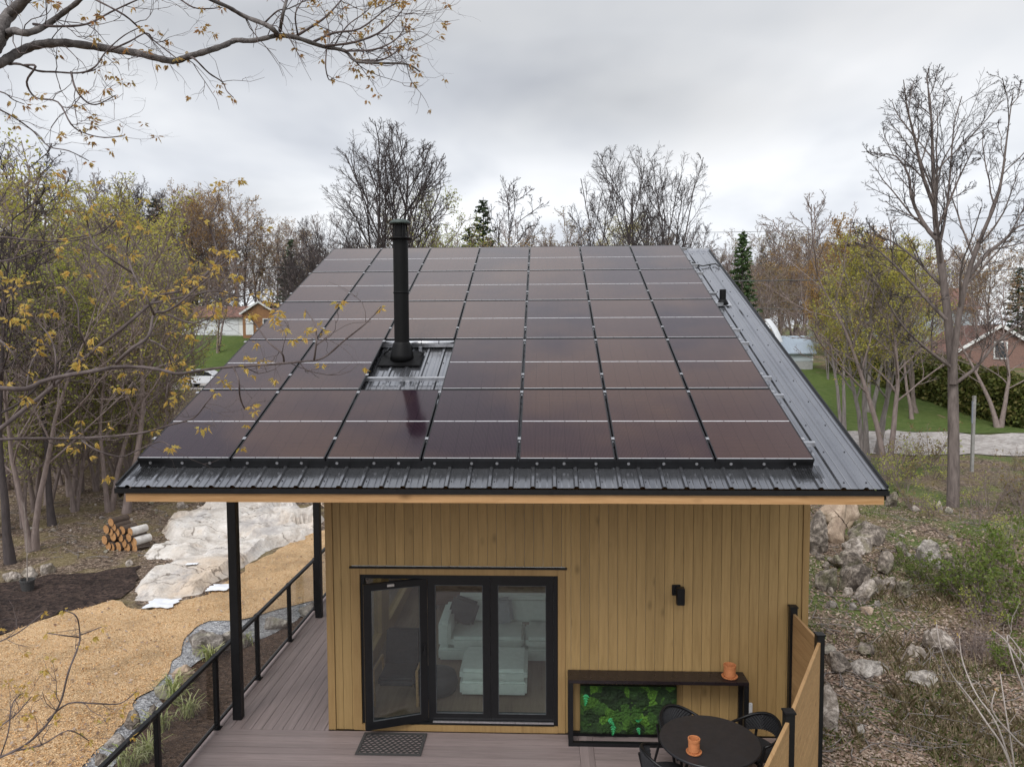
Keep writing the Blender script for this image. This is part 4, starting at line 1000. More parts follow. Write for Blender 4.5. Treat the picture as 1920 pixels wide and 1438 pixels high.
RK = [('boulder', 1590, 992, 78, 42, 'rock_tan', 'large rounded tan boulder at the top of the rock pile right of the cabin', 'boulder'),
 ('boulder', 1573, 1020, 40, 36, 'rock_tan', 'smaller tan boulder wedged below the large rounded tan boulder', 'boulder'),
 ('boulder', 1546, 968, 24, 18, 'rock_tan', 'small orange-tan boulder touching the left end of the large tan boulder', 'boulder'),
 ('rock', 1535, 1040, 40, 70, 'rock_grey', 'tall grey rock slab with green moss against the cabin corner', 'rock'),
 ('rock', 1634, 1024, 62, 34, 'rock_grey', 'flat-topped dark rock right of the smaller tan boulder', 'rock'),
 ('rock', 1615, 1040, 52, 24, 'rock_white', 'pale broken rock under the flat-topped dark rock', 'rock'),
 ('rock', 1600, 1072, 40, 32, 'rock_grey', 'angular grey rock in the middle of the pile above the dark hollow', 'rock'),
 ('rock', 1577, 1070, 34, 28, 'rock_grey', 'grey rock leaning left of the middle of the rock pile', 'rock'),
 ('rock', 1556, 1113, 42, 44, 'rock_grey', 'rounded grey rock at the lower left of the rock pile', 'rock'),
 ('rock', 1605, 1116, 62, 50, 'rock_grey', 'largest grey rock of the pile overhanging a dark hollow', 'rock'),
 ('rock', 1627, 1130, 46, 34, 'rock_white', 'speckled pale rock at the foot of the rock pile', 'rock'),
 ('rock', 1663, 1078, 36, 34, 'rock_grey', 'grey rock on the right shoulder of the pile below the dead branch', 'rock'),
 ('rock', 1675, 1106, 30, 18, 'rock_white', 'small pinkish pale rock right of the largest grey rock', 'rock'),
 ('rock', 1700, 1122, 34, 26, 'rock_grey', 'squat grey rock at the right foot of the pile', 'rock'),
 ('rock', 1758, 1070, 52, 42, 'rock_pale', 'big angular pale boulder on the leafy slope right of the pile', 'boulder'),
 ('rock', 1783, 1092, 30, 46, 'rock_grey', 'narrow grey rock against the right side of the angular pale boulder', 'rock'),
 ('rock', 1680, 952, 30, 22, 'rock_grey', 'grey broken stump-like rock beyond the eave corner', 'rock'),
 ('rock', 1760, 958, 16, 16, 'rock_white', 'small white rock at the left foot of the tall bare tree', 'rock'),
 ('rock', 1722, 960, 18, 10, 'rock_white', 'flat white rock on the leaves left of the tall bare tree', 'rock'),
 ('rock', 1782, 964, 14, 10, 'rock_pale', 'pale stone right at the trunk of the tall bare tree', 'rock'),
 ('rock', 1856, 1028, 16, 10, 'rock_white', 'lone whitish stone on the slope far right', 'rock'),
 ('rock', 1815, 1072, 18, 8, 'rock_white', 'flat white stone right of the angular pale boulder', 'rock'),
 ('rock', 1628, 1232, 30, 26, 'rock_grey', 'brown-grey rock in the middle of the bare path', 'rock'),
 ('rock', 1725, 1236, 36, 18, 'rock_white', 'flat pale rock left of the bright white boulder', 'rock'),
 ('rock', 1772, 1228, 58, 36, 'rock_white', 'bright white boulder beside the twiggy bush', 'boulder'),
 ('rock', 1558, 1234, 26, 18, 'rock_pale', 'pale rock just outside the top of the privacy screen', 'rock'),
 ('rock', 1578, 1262, 56, 24, 'rock_grey', 'low broad rock beside the privacy screen', 'rock'),
 ('rock', 1645, 1272, 70, 18, 'rock_pale', 'long flat stepping stone in the dark soil', 'rock'),
 ('rock', 1742, 1290, 58, 12, 'rock_pale', 'thin flat pale slab lying in the dark soil on the right', 'rock'),
 ('rock', 1560, 1372, 44, 66, 'rock_white', 'tall pale rock leaning at the foot of the privacy screen', 'rock'),
 ('rock', 1615, 1382, 16, 18, 'rock_pale', 'small upright pale stone in the grass below the screen', 'rock'),
 ('rock', 1600, 1145, 18, 12, 'rock_pale', 'small greenish stone below the pile on the bare path', 'rock'),
 ('rock', 1629, 1152, 24, 10, 'rock_tan', 'small flat tan stone below the pile on the bare path', 'rock'),
 ('rock', 1612, 1188, 12, 7, 'rock_white', 'tiny white stone alone on the dry grass of the path', 'rock')]
for i, (nm, u, v, wp, hp, mt, lab, cat) in enumerate(RK): rock(nm, u, v, wp*1.22, hp*1.22, MAT[mt], lab, 11+i, cat=cat, smooth=(nm == 'boulder'))
rs = random.Random(5)
for i in range(20):
    u, v = rs.uniform(1528, 1720), rs.uniform(1000, 1145)
    if v > 1148-.05*(u-1530) or v < 1000+.35*max(0, u-1640): continue
    wp = rs.uniform(14, 34); rock('rubble_stone', u, v, wp, wp*rs.uniform(.6, .9), MAT[rs.choice(['rock_grey', 'rock_grey', 'rock_white', 'rock_pale'])], 'grey rubble stone filling the rock pile right of the cabin', 700+i, cat='stone', group='rubble of the right rock pile')
for i in range(70):
    u, v = rs.uniform(1530, 1920), rs.uniform(940, 1420)
    if v < 1000 and u < 1680: continue
    wp = rs.uniform(5, 13); rock('stone', u, v, wp, wp*.5, MAT[rs.choice(['rock_pale', 'rock_white', 'rock_grey', 'rock_tan'])], 'small loose stone on the leafy slope right of the cabin', 200+i, cat='stone', group='small loose stones on the right slope')
LK = [(16, 1092, 40, 20, 'rock_white', 'leftmost pale cut stone of the row along the soil bed'), (50, 1086, 36, 20, 'rock_white', 'middle pale cut stone of the row along the soil bed behind the potted sapling'), (82, 1078, 36, 19, 'rock_white', 'right pale cut stone of the row along the soil bed'),
 (240, 1062, 17, 13, 'rock_white', 'small square white stone below the log pile'), (335, 1288, 60, 36, 'rock_tan', 'broad tan edging rock beside the strappy grass'), (300, 1312, 46, 24, 'rock_pale', 'low grey edging rock left of the broad tan rock'),
 (375, 1235, 90, 46, 'rock_pale', 'big pale blue-grey edging slab between gravel and bed'), (430, 1222, 70, 34, 'rock_pale', 'pale slab right of the big blue-grey slab behind the left post'), (520, 1182, 70, 24, 'rock_pale', 'flat pale slab in the gravel seen through the second glass panel'), (580, 1160, 60, 24, 'rock_pale', 'pale slab nearest the far deck post'),
 (240, 1372, 46, 36, 'rock_grey', 'dark grey edging rock near the bottom of the mulch'), (208, 1408, 50, 26, 'rock_pale', 'grey edging rock at the bottom left of the railing'), (185, 1440, 40, 22, 'rock_grey', 'grey edging rock at the bottom edge of the photo'), (285, 1345, 30, 18, 'rock_grey', 'small dark edging rock between tan rock and railing')]
for i, (u, v, wp, hp, mt, lab) in enumerate(LK): rock('edging_stone', u, v, wp, hp, MAT[mt], lab, 61+i, dr=.7, cat='rock')
for i in range(60):
    u, v = rs.uniform(20, 420), rs.uniform(935, 1060)
    if u < 180 and v > 1020: continue
    wp = rs.uniform(5, 13); rock('stone', u, v, wp, wp*.55, MAT[rs.choice(['rock_pale', 'rock_white', 'rock_white', 'rock_grey'])], 'small loose stone on the ground round the log pile', 400+i, cat='stone', group='small loose stones by the log pile')
for i in range(26):
    u, v = rs.uniform(300, 600), rs.uniform(925, 960); wp = rs.uniform(12, 30)
    rock('rubble_stone', u, v, wp, wp*.6, MAT[rs.choice(['rock_white', 'rock_grey', 'rock_tan'])], 'broken rubble stone behind the pale bedrock', 500+i, cat='stone', group='rubble behind the bedrock')

# pale bedrock outcrop: stepped height field
poly = gp([(300, 1002), (330, 968), (395, 946), (470, 938), (560, 945), (612, 965), (625, 1000), (560, 1018), (480, 1062), (410, 1112), (345, 1138), (285, 1152), (206, 1126), (240, 1085), (300, 1062), (235, 1060), (262, 1030)])
def outcrop_h(x, y, P, cen, R_):
    d = min(((Vector((x, y))-Vector(P[i])).length for i in range(len(P))), default=0)
    e = min(1, d/.5)
    up = sstep(12, 26, y)*.75+.12
    n1 = noise.noise(Vector((x*.4, y*.28, 8)))+.6*noise.noise(Vector((x*.9, y*.7, 3)))
    t = (n1+.8)*3.2; st_ = math.floor(t)+sstep(.72, .95, t-math.floor(t)); gap = sstep(.05, -.25, noise.noise(Vector((x*.55+3, y*.42, 11)))+.45*noise.noise(Vector((x*1.7, y*1.4, 4))))
    c_, s_ = math.cos(.6), math.sin(.6); xa, ya = (x*c_+y*s_), (-x*s_+y*c_)
    slab = 0
    for sc_, amp_ in ((.55, 1.0), (1.5, .38)):
        wv = Vector((xa*sc_*.7+.25*noise.noise(Vector((x, y, 4))), ya*sc_*1.3, 5.5)); dd_, pp_ = noise.voronoi(wv)
        k1 = noise.cell(pp_[0]*7.7); k2 = noise.cell(pp_[0]*7.7+Vector((9, 3, 1))); k3 = noise.cell(pp_[0]*5.1+Vector((2, 7, 4))); lv_ = wv-pp_[0]
        slab += amp_*(.22*k1+.30*lv_.x*k2+.34*lv_.y*k3) - amp_*.16*max(0, 1-(dd_[1]-dd_[0])/.09)
    h = up*e*(.40+.62*slab)+.03*noise.noise(Vector((x*2.2, y*2.2, 1)))+.03*abs(noise.noise(Vector((x*6, y*6, 1))))-.14*gap
    return h*e+.03-.22*(1-e)
Pd = []
for i in range(len(poly)):
    a, b_ = Vector(poly[i]), Vector(poly[(i+1) % len(poly)])
    for k in range(12):
        q = a.lerp(b_, k/12); Pd.append((q.x+.5*noise.noise(Vector((q.x*.9, q.y*.9, 6))), q.y+.5*noise.noise(Vector((q.x*.9, q.y*.9, 2)))))
x0, x1 = min(p[0] for p in Pd), max(p[0] for p in Pd); y0_, y1_ = min(p[1] for p in Pd), max(p[1] for p in Pd)
st_ = .09; nxx = int((x1-x0)/st_)+2; nyy = int((y1_-y0_)/st_)+2; idx = {}; V = []; Fc = []
for j in range(nyy):
    for i in range(nxx):
        x, y = x0+i*st_, y0_+j*st_
        if in_poly(x, y, Pd): idx[(i, j)] = len(V); V.append((x, y, gh(x, y)+outcrop_h(x, y, Pd, None, None)))
for (i, j) in idx:
    q = [(i, j), (i+1, j), (i+1, j+1), (i, j+1)]
    if all(k in idx for k in q): Fc.append(tuple(idx[k] for k in q))
    else:
        t = [k for k in q if k in idx]
        if len(t) == 3: Fc.append(tuple(idx[k] for k in t))
me = bpy.data.meshes.new('rock_outcrop'); me.from_pydata(V, [], Fc); me.update()
tag(link_mesh('rock_outcrop', me, MAT['bedrock']), 'broad sheet of bare white and cream bedrock beyond the orange mulch', 'rock outcrop')
# white plastic sheet remnants on the bedrock
pm = simple('white_plastic_sheet', (.80, .81, .84), (.68, .70, .75), .5, 0, 8, .5)
for u, v, wp, hp, lab in ((305, 1138, 52, 16, 'crumpled white plastic sheet at the front edge of the bedrock'), (412, 1108, 40, 12, 'white plastic scrap lying where mulch meets bedrock'), (360, 1075, 20, 8, 'small blue-white plastic scrap in a hollow of the bedrock')):
    p = at_g(u, v); d = (p-CAMP).dot(FW); W_ = wp*d/F; mb = MB(); n_ = 14; vs = []
    for j in range(n_+1):
        for i in range(n_+1):
            a, b_ = i/n_-.5, j/n_-.5; e = 1+.3*noise.noise(Vector((a*4+u, b_*4, 1)))
            x, y = p.x+a*W_*e, p.y+b_*W_*.9*e; vs.append((x, y, gh(x, y)+max(.06, outcrop_h(x, y, Pd, None, None)*in_poly(x, y, Pd))+.035+.05*(noise.noise(Vector((x*4, y*4, 3)))+.35)*(1-2*max(abs(a), abs(b_)))))
    mb.add(vs, [(j*(n_+1)+i, j*(n_+1)+i+1, (j+1)*(n_+1)+i+1, (j+1)*(n_+1)+i) for j in range(n_) for i in range(n_)]); o = mb.build('plastic_sheet', pm, None)
    tag(o, lab, 'plastic sheet')

# log pile: every log is a thing
bark = simple('log_bark', (.085, .06, .045), (.045, .03, .022), .95, 0, 9, .8); cut = simple('log_cut_face', (.46, .25, .105), (.30, .145, .055), .85, 0, 18, .2)
birch = simple('birch_bark', (.66, .63, .60), (.42, .39, .36), .9, 0, 6, .3)
lr = random.Random(2)
lg = [(196, 1012), (199, 992), (203, 1023), (208, 979), (212, 1006), (207, 997), (213, 988), (221, 1023), (226, 1008), (219, 998), (232, 1018), (238, 1026), (241, 1008), (244, 997), (251, 1016), (252, 1028), (229, 994), (209, 1027), (222, 1029)]
pf0 = at_g(222, 1032); dd = (pf0-CAMP).dot(FW)
for i, (u, v) in enumerate(lg):
    c = at_y(u, v, pf0.y); r_ = lr.uniform(7.0, 8.6)*dd/F; c.z = max(c.z, gh(c.x, c.y)+r_*.7)
    lx = Vector((lr.uniform(.35, .5), 1, lr.uniform(-.02, .05))).normalized()*lr.uniform(.38, .5)
    mb = MB(); mb.tube([c, c+lx*.3, c+lx], [r_, r_*1.03, r_*.97], 12, cap=False)
    pale = (u, v) in ((244, 997), (251, 1016))
    lo = mb.build('log', birch if pale else bark, None, smooth=True)
    fw_ = -lx.normalized(); sd_ = fw_.cross(Vector((0, 0, 1))).normalized(); up_ = sd_.cross(fw_)
    for cc, s_ in ((c+fw_*.004, 1), (c+lx-fw_*.004, -1)):
        q = MB(); n_ = 12; q.add([cc]+[cc+(sd_*math.cos(2*math.pi*k/n_)+up_*math.sin(2*math.pi*k/n_))*r_*.985 for k in range(n_)], [(0, 1+k, 1+(k+1) % n_) for k in range(n_)]); q.build('cut_face', cut, lo)
    tag(lo, 'pale-barked log at the right side of the log pile' if pale else 'round log with an orange cut end stacked in the log pile', 'log', 'pale logs of the log pile' if pale else 'logs of the log pile')

# potted sapling
pp = at_g(52, 1108); ps = empty('potted_sapling', pp, 'thin bare sapling in a black nursery pot at the edge of the soil bed', 'plant'); d = (pp-CAMP).dot(FW); r_ = 12*d/F
mb = MB(); mb.lathe([(r_*.78, pp.z+.0), (r_, pp.z+.24), (r_*1.08, pp.z+.24), (r_*1.08, pp.z+.28), (r_*.9, pp.z+.28), (r_*.85, pp.z+.2)], 20, (pp.x, pp.y, 0)); mb.build('pot', MAT['rubber'], ps)
mb = MB(); mb.tube([(pp.x, pp.y, pp.z+.2), (pp.x+.03, pp.y, pp.z+1.0), (pp.x+.01, pp.y, pp.z+2.1)], [.014, .010, .005], 6)
for k in range(5): z = pp.z+1.0+k*.22; a = k*2.2; mb.tube([(pp.x+.02, pp.y, z), (pp.x+.02+.18*math.cos(a), pp.y+.18*math.sin(a), z+.25)], [.005, .002], 4)
mb.build('stem', simple('sapling_bark', (.30, .26, .23), (.2, .17, .15), .8, 0, 20), ps)
# ------------------------------------------------------------------ tree generator
class Tubes:
    def __init__(s): s.g = {}
    def add(s, P, r, n): s.g.setdefault((len(P), n), []).append((P, r))
    def arrays(s):
        Vs, Fs, base = [], [], 0
        for (K, n), lst in s.g.items():
            P = np.array([a for a, _ in lst], float); Rr = np.array([b for _, b in lst], float); Nn = len(lst)
            T = np.gradient(P, axis=1); T /= np.linalg.norm(T, axis=2, keepdims=True)+1e-9
            t0 = P[:, -1]-P[:, 0]; t0 /= np.linalg.norm(t0, axis=1, keepdims=True)+1e-9
            ax = np.where(np.abs(t0[:, 2:3]) < .85, np.array([[0, 0, 1.]]), np.array([[1., 0, 0]]))
            A = np.cross(T, ax[:, None, :]); A /= np.linalg.norm(A, axis=2, keepdims=True)+1e-9; B = np.cross(T, A)
            th = np.arange(n)*2*np.pi/n
            ring = P[:, :, None, :] + Rr[:, :, None, None]*(A[:, :, None, :]*np.cos(th)[None, None, :, None] + B[:, :, None, :]*np.sin(th)[None, None, :, None])
            Vs.append(ring.reshape(-1, 3))
            i = np.arange(Nn)[:, None, None]*K*n; k = np.arange(K-1)[None, :, None]*n; q = np.arange(n)[None, None, :]; q2 = (q+1) % n
            f = np.stack([i+k+q, i+k+q2, i+k+n+q2, i+k+n+q], -1).reshape(-1, 4)+base
            Fs.append(f); base += Nn*K*n
        return np.concatenate(Vs), np.concatenate(Fs)
    def mesh(s, name): V, Fq = s.arrays(); return np_mesh(name, V, Fq, 4)
def unit(v): return v/(math.sqrt(float(v @ v))+1e-12)
def branch(rd, p, d, L, K, wander, up, droop=0):
    pts = [p]; st = L/(K-1)
    for i in range(K-1):
        d = unit(d + rd.normal(0, wander, 3) + np.array([0, 0, up - droop*i/K])); p = p + d*st; pts.append(p)
    return np.array(pts)
def children(rd, P, r, L, lv, out, tips):
    """recursive limbs; out[level] collects tubes"""
    if lv >= len(LV): return
    s = LV[lv]; K = len(P); az = rd.uniform(0, 6.28)
    nn = max(1, int(round(s['n']*rd.uniform(.8, 1.2))))
    for i in range(nn):
        t = s['start'] + (1-s['start'])*(i+rd.uniform(.2, .8))/nn
        f = t*(K-1); k = min(int(f), K-2); w_ = f-k; pos = P[k]*(1-w_)+P[k+1]*w_; tg = unit(P[k+1]-P[k]); rr = (r[k]*(1-w_)+r[k+1]*w_)
        az += 2.4 + rd.normal(0, .35)
        a = unit(np.cross(tg, [0, 0, 1.] if abs(tg[2]) < .9 else [1., 0, 0])); b = np.cross(tg, a)
        ang = s['ang']*rd.uniform(.75, 1.25)
        d = tg*math.cos(ang) + (a*math.cos(az)+b*math.sin(az))*math.sin(ang)
        if d[2] < s.get('minz', -.3): d[2] = abs(d[2])*.3; d = unit(d)
        ln = L*s['ratio']*rd.uniform(.65, 1.2)*(s['shape'](t) if 'shape' in s else (1-.45*t))
        if ENV is not None:
            for _q in range(5):
                if (((pos+d*ln-ENV[0])/ENV[1])**2).sum() < 1: break
                ln *= .72
        Q = branch(rd, pos, d, ln, s['K'], s['wan'], s['up'], s.get('droop', 0))
        r0 = max(min(rr*s['rr'], rr*.9), s['rmin']); q = np.linspace(r0, max(r0*.3, s['rmin']*.8), s['K'])
        out[min(lv, len(out)-1)].add(Q, q, s['sides'])
        if lv == len(LV)-1: tips.append(Q)
        children(rd, Q, q, ln, lv+1, out, tips)
LV = []; ENV = None
def make_skeleton(seed, H_, r0, levels, stems=1, spread=.0, K=11, wander=.05, forkz=.0, custom=None, env=None, stemf=1.0):
    global LV, ENV
    ENV = None if env is None else (np.array(env[0], float), np.array(env[1], float))
    LV = levels; rd = np.random.default_rng(seed); out = [Tubes(), Tubes(), Tubes()]; tips = []
    trunk = Tubes()
    if custom is None:
        lines = []
        for s_ in range(stems):
            a = s_*2*math.pi/max(1, stems)+rd.uniform(0, 1); sq = spread*(.12 if (s_ == 0 and stems > 1) else 1); d = unit(np.array([math.cos(a)*sq, math.sin(a)*sq, 1.]))
            L = H_*stemf*(1 if s_ == 0 else rd.uniform(.82, .97))
            P = branch(rd, np.array([math.cos(a)*r0*.5*(stems > 1), math.sin(a)*r0*.5*(stems > 1), -.15]), d, L, K, wander, .05)
            r = r0*(1-.92*np.linspace(0, 1, K)**.85); r[0] *= 1.35
            lines.append((P, r, L))
    else: lines = custom
    for P, r, L in lines:
        trunk.add(P, r, 9); children(rd, P, r, L, 0, [trunk]+out[:2], tips)
    return trunk, out[0], out[1], tips, rd
def leaf_cards(tips, rd, per, size, spread, drop=1.0):
    """diamond leaves scattered along the twigs"""
    C = []
    for Q in tips:
        if rd.random() > drop: continue
        n = rd.poisson(per)
        for _ in range(n):
            k = rd.integers(1, len(Q)); C.append(Q[k]+rd.normal(0, spread, 3))
    return cards(np.array(C), rd, size)
def cards(C, rd, size, flat=.0):
    n = len(C); d = rd.normal(0, 1, (n, 3)); d[:, 2] *= (1-flat); d /= np.linalg.norm(d, axis=1, keepdims=True)
    u = rd.normal(0, 1, (n, 3)); u[:, 2] *= (1-flat); u -= d*(u*d).sum(1, keepdims=True); u /= np.linalg.norm(u, axis=1, keepdims=True)+1e-9
    s = size*rd.uniform(.6, 1.3, (n, 1))
    V = np.stack([C-d*s, C+u*s*.55, C+d*s, C-u*s*.55], 1).reshape(-1, 3)
    return np_mesh('leaves', V, np.arange(n*4).reshape(-1, 4), 4)

PROTO = {}
def proto(name, sk, bark, leaf=None, leafmesh=None, H_=15):
    trunk, limbs, twigs, tips, rd = sk
    parts = [('trunk', trunk.mesh('trunk'), bark, True)]
    cr = Tubes()
    for t in (limbs, twigs):
        for k, v in t.g.items(): cr.g.setdefault(k, []).extend(v)
    if cr.g: parts.append(('crown', cr.mesh('crown'), bark, False))
    if leafmesh is not None: parts.append(('foliage', leafmesh, leaf, False))
    top = max(v.co.z for v in parts[min(1, len(parts)-1)][1].vertices)
    for _, me, mt, sm in parts:
        if not me.materials: me.materials.append(mt)
        if sm: me.polygons.foreach_set('use_smooth', [True]*len(me.polygons))
    PROTO[name] = (parts, top)
def put(pn, name, x, y, height, label, cat='tree', group=None, rz=None, wide=1.0, z=None):
    parts, top = PROTO[pn]; o = empty(name, (x, y, gh(x, y)-.05 if z is None else z), label, cat, group, rng.uniform(0, 6.28) if rz is None else rz)
    s = height/top; o.scale = (s*wide, s*wide, s)
    for nm, me, mt, sm in parts:
        c = bpy.data.objects.new(nm, me); COL.objects.link(c); c.parent = o
    return o
def put_px(pn, name, u, vtop, Y, label, **kw):
    p = at_y(u, vtop, Y); return put(pn, name, p.x, p.y, max(.5, p.z-gh(p.x, p.y)), label, **kw)

def bark_mat(name, c1, c2): return simple(name, c1, c2, .92, 0, 3.5, .6, 'Object', (3, 3, .6), .2)
BK_DARK = bark_mat('dark_bark', (.13, .11, .10), (.06, .05, .046)); BK_GREY = bark_mat('grey_bark', (.26, .23, .215), (.13, .112, .105)); BK_SIL = bark_mat('silhouette_bark', (.085, .07, .068), (.05, .042, .042)); BK_BROWN = bark_mat('brown_twigs', (.27, .215, .195), (.155, .12, .108))
YG = leaf_mat('young_yellow_green_leaf', [(.36, .35, .07), (.46, .43, .10), (.52, .47, .13), (.40, .40, .09), (.50, .40, .12)], .5)
YGG = leaf_mat('young_green_leaf', [(.34, .37, .07), (.43, .45, .10), (.49, .49, .13), (.29, .33, .065)], .5)
BRN = leaf_mat('bronze_young_leaf', [(.32, .18, .07), (.40, .24, .09), (.34, .23, .08), (.25, .15, .07), (.42, .29, .12)], .45)
OLV = leaf_mat('olive_young_leaf', [(.19, .165, .07), (.26, .21, .09), (.31, .24, .11), (.23, .16, .085)], .4)
CON = leaf_mat('dark_conifer_needles', [(.030, .048, .024), (.045, .066, .030), (.065, .085, .042)], .1, .6)
CONG = leaf_mat('green_conifer_needles', [(.045, .078, .028), (.065, .11, .038), (.09, .135, .05)], .15, .6)
CED = leaf_mat('cedar_foliage', [(.075, .095, .022), (.12, .14, .03), (.17, .17, .045), (.055, .075, .02), (.19, .165, .055)], .3)
SHR = leaf_mat('shrub_leaf_green', [(.10, .15, .03), (.15, .20, .045), (.20, .25, .06), (.12, .13, .035)], .4)

rnd_shape = lambda t: .55+.9*math.sin(math.pi*min(1, .15+t*.8))*.7
cone_shape = lambda t: 1.15-.9*t
def levels(n, angs, ratios, start0=.35, up=(.10, .08, .05, .03), rm=(.03, .018, .012, .010), wan=(.10, .14, .17, .2), rr=(.55, .55, .6, .7), sides=(6, 4, 3, 3), K=(7, 5, 4, 3), shape0=rnd_shape, droop=0):
    return [dict(n=n[i], ang=angs[i], ratio=ratios[i], start=start0 if i == 0 else .22, up=up[i], rmin=rm[i], wan=wan[i], rr=rr[i], sides=sides[i], K=K[i], droop=droop, **({'shape': shape0} if i == 0 else {})) for i in range(len(n))]
R_ = np.random.default_rng(1)
# tall bare crowns on the skyline
sk = make_skeleton(21, 15, .22, levels((15, 7, 6, 5), (.62, .62, .66, .75), (.42, .55, .5, .55), .40, up=(.12, .09, .05, .02), rm=(.026, .014, .009, .007), shape0=lambda t: .75+.55*math.sin(math.pi*min(1, t*1.05))), stems=3, spread=.13, wander=.05, env=((0, 0, 10.6), (3.1, 3.1, 4.4)), stemf=.86)
proto('bare_vase', sk, BK_SIL)
sk = make_skeleton(34, 14, .22, levels((11, 7, 7, 5), (.60, .60, .62, .7), (.55, .55, .5, .55), .28, up=(.05, .05, .03, .02), rm=(.026, .014, .009, .007)), stems=5, spread=.42, wander=.05, env=((0, 0, 9.4), (4.6, 4.6, 4.6)), stemf=.80)
proto('bare_spreading', sk, BK_SIL)
sk = make_skeleton(5, 15, .17, levels((15, 7, 5, 4), (.75, .7, .7, .7), (.24, .45, .5, .5), .38, rm=(.028, .018, .013, .011)), wander=.05); proto('slim_bare', sk, BK_SIL)
sk = make_skeleton(6, 15, .16, levels((13, 7, 5, 4), (.65, .7, .7, .7), (.30, .45, .5, .5), .30, rm=(.028, .018, .013, .011)), stems=2, spread=.12, wander=.06); proto('slim_twin', sk, BK_BROWN)
sk = make_skeleton(8, 14, .16, levels((15, 7, 5, 3), (.8, .75, .7, .7), (.30, .5, .5, .5), .25), wander=.06); proto('yellow_green', sk, BK_BROWN, YG, leaf_cards(sk[3], sk[4], 2.6, .066, .16))
sk = make_skeleton(9, 12, .12, levels((14, 7, 5, 3), (.8, .75, .7, .7), (.34, .5, .5, .5), .15), stems=2, spread=.2, wander=.07); proto('young_green', sk, BK_BROWN, YGG, leaf_cards(sk[3], sk[4], 2.2, .062, .18))
sk = make_skeleton(10, 14, .18, levels((16, 7, 5, 3), (.75, .7, .7, .7), (.36, .48, .5, .5), .22), stems=2, spread=.15, wander=.06); proto('bronze', sk, BK_BROWN, BRN, leaf_cards(sk[3], sk[4], 1.5, .085, .14))
sk = make_skeleton(12, 14, .16, levels((15, 7, 5, 3), (.75, .7, .7, .7), (.33, .48, .5, .5), .25), wander=.06); proto('olive', sk, BK_BROWN, OLV, leaf_cards(sk[3], sk[4], 1.3, .085, .14))
sk = make_skeleton(15, 10, .16, levels((13, 7, 5, 4), (.7, .75, .7, .7), (.34, .5, .48, .5), .36, rm=(.022, .012, .008, .006)), stems=2, spread=.16, wander=.06); proto('leafing_clump', sk, BK_GREY, YG, leaf_cards(sk[3], sk[4], 3.2, .060, .12)); tips_cl = sk
lm = leaf_cards(sk[3], sk[4], 3.4, .070, .10); proto('bronze_clump', (sk[0], sk[1], sk[2], sk[3], sk[4]), BK_GREY, BRN, lm)
def conifer(seed, H_, leaf, name, base_r=.19, dens=1.0):
    rd = np.random.default_rng(seed); tr = Tubes(); K = 8; P = np.stack([np.zeros(K), np.zeros(K), np.linspace(0, H_, K)], 1); tr.add(P, np.linspace(.16, .02, K), 8); lb = Tubes(); C = []
    nb = int(120*dens)
    for i in range(nb):
        t = .08+.91*(i/nb); z = t*H_; a = i*2.4+rd.normal(0, .2); L = base_r*H_*(1-t)**.8*rd.uniform(.7, 1.15)+.15
        d = np.array([math.cos(a), math.sin(a), .12-.35*(1-t)]); Q = branch(rd, np.array([0, 0, z]), unit(d), L, 4, .06, .05); lb.add(Q, np.linspace(.03, .008, 4), 3)
        m_ = int(L*26*dens)+6
        for _ in range(m_):
            f = rd.uniform(.15, 1)**.8*3; k = min(int(f), 2); p = Q[k]*(1-(f-k))+Q[k+1]*(f-k); C.append(p+rd.normal(0, 1, 3)*np.array([.16, .16, .07])*(.5+L*.3)-np.array([0, 0, .08]))
    lm = cards(np.array(C), rd, .16, .45); proto(name, (tr, lb, Tubes(), [], rd), BK_DARK, leaf, lm)
conifer(3, 14, CON, 'spruce_dark'); conifer(4, 12, CONG, 'spruce_green', .16, 1.1)
def shrub(seed, name, leaf, per, n=9, size=.06, bark=BK_BROWN, drop=1):
    rd0 = np.random.default_rng(seed); lines = []
    for i in range(n):
        a = rd0.uniform(0, 6.28); sp = rd0.uniform(.15, .8); d = unit(np.array([math.cos(a)*sp, math.sin(a)*sp, 1])); L = rd0.uniform(1.2, 2.2); P = branch(rd0, np.array([math.cos(a)*.15, math.sin(a)*.15, -.05]), d, L, 6, .09, .02); lines.append((P, np.linspace(.016, .005, 6), L))
    sk = make_skeleton(seed, 2, .02, [dict(n=6, ang=.6, ratio=.45, start=.15, up=.05, rmin=.005, wan=.14, rr=.6, sides=3, K=4), dict(n=4, ang=.65, ratio=.5, start=.2, up=.03, rmin=.004, wan=.16, rr=.7, sides=3, K=3)], custom=lines)
    proto(name, sk, bark, leaf, leaf_cards(sk[3], sk[4], per, size, .05, drop) if leaf else None)
shrub(31, 'twig_brush', None, 0); shrub(32, 'green_shrub', SHR, 5); shrub(33, 'sparse_shrub', YGG, 2.2, 7, .05); shrub(35, 'olive_brush', OLV, 1.5)
PROTO_OK = True

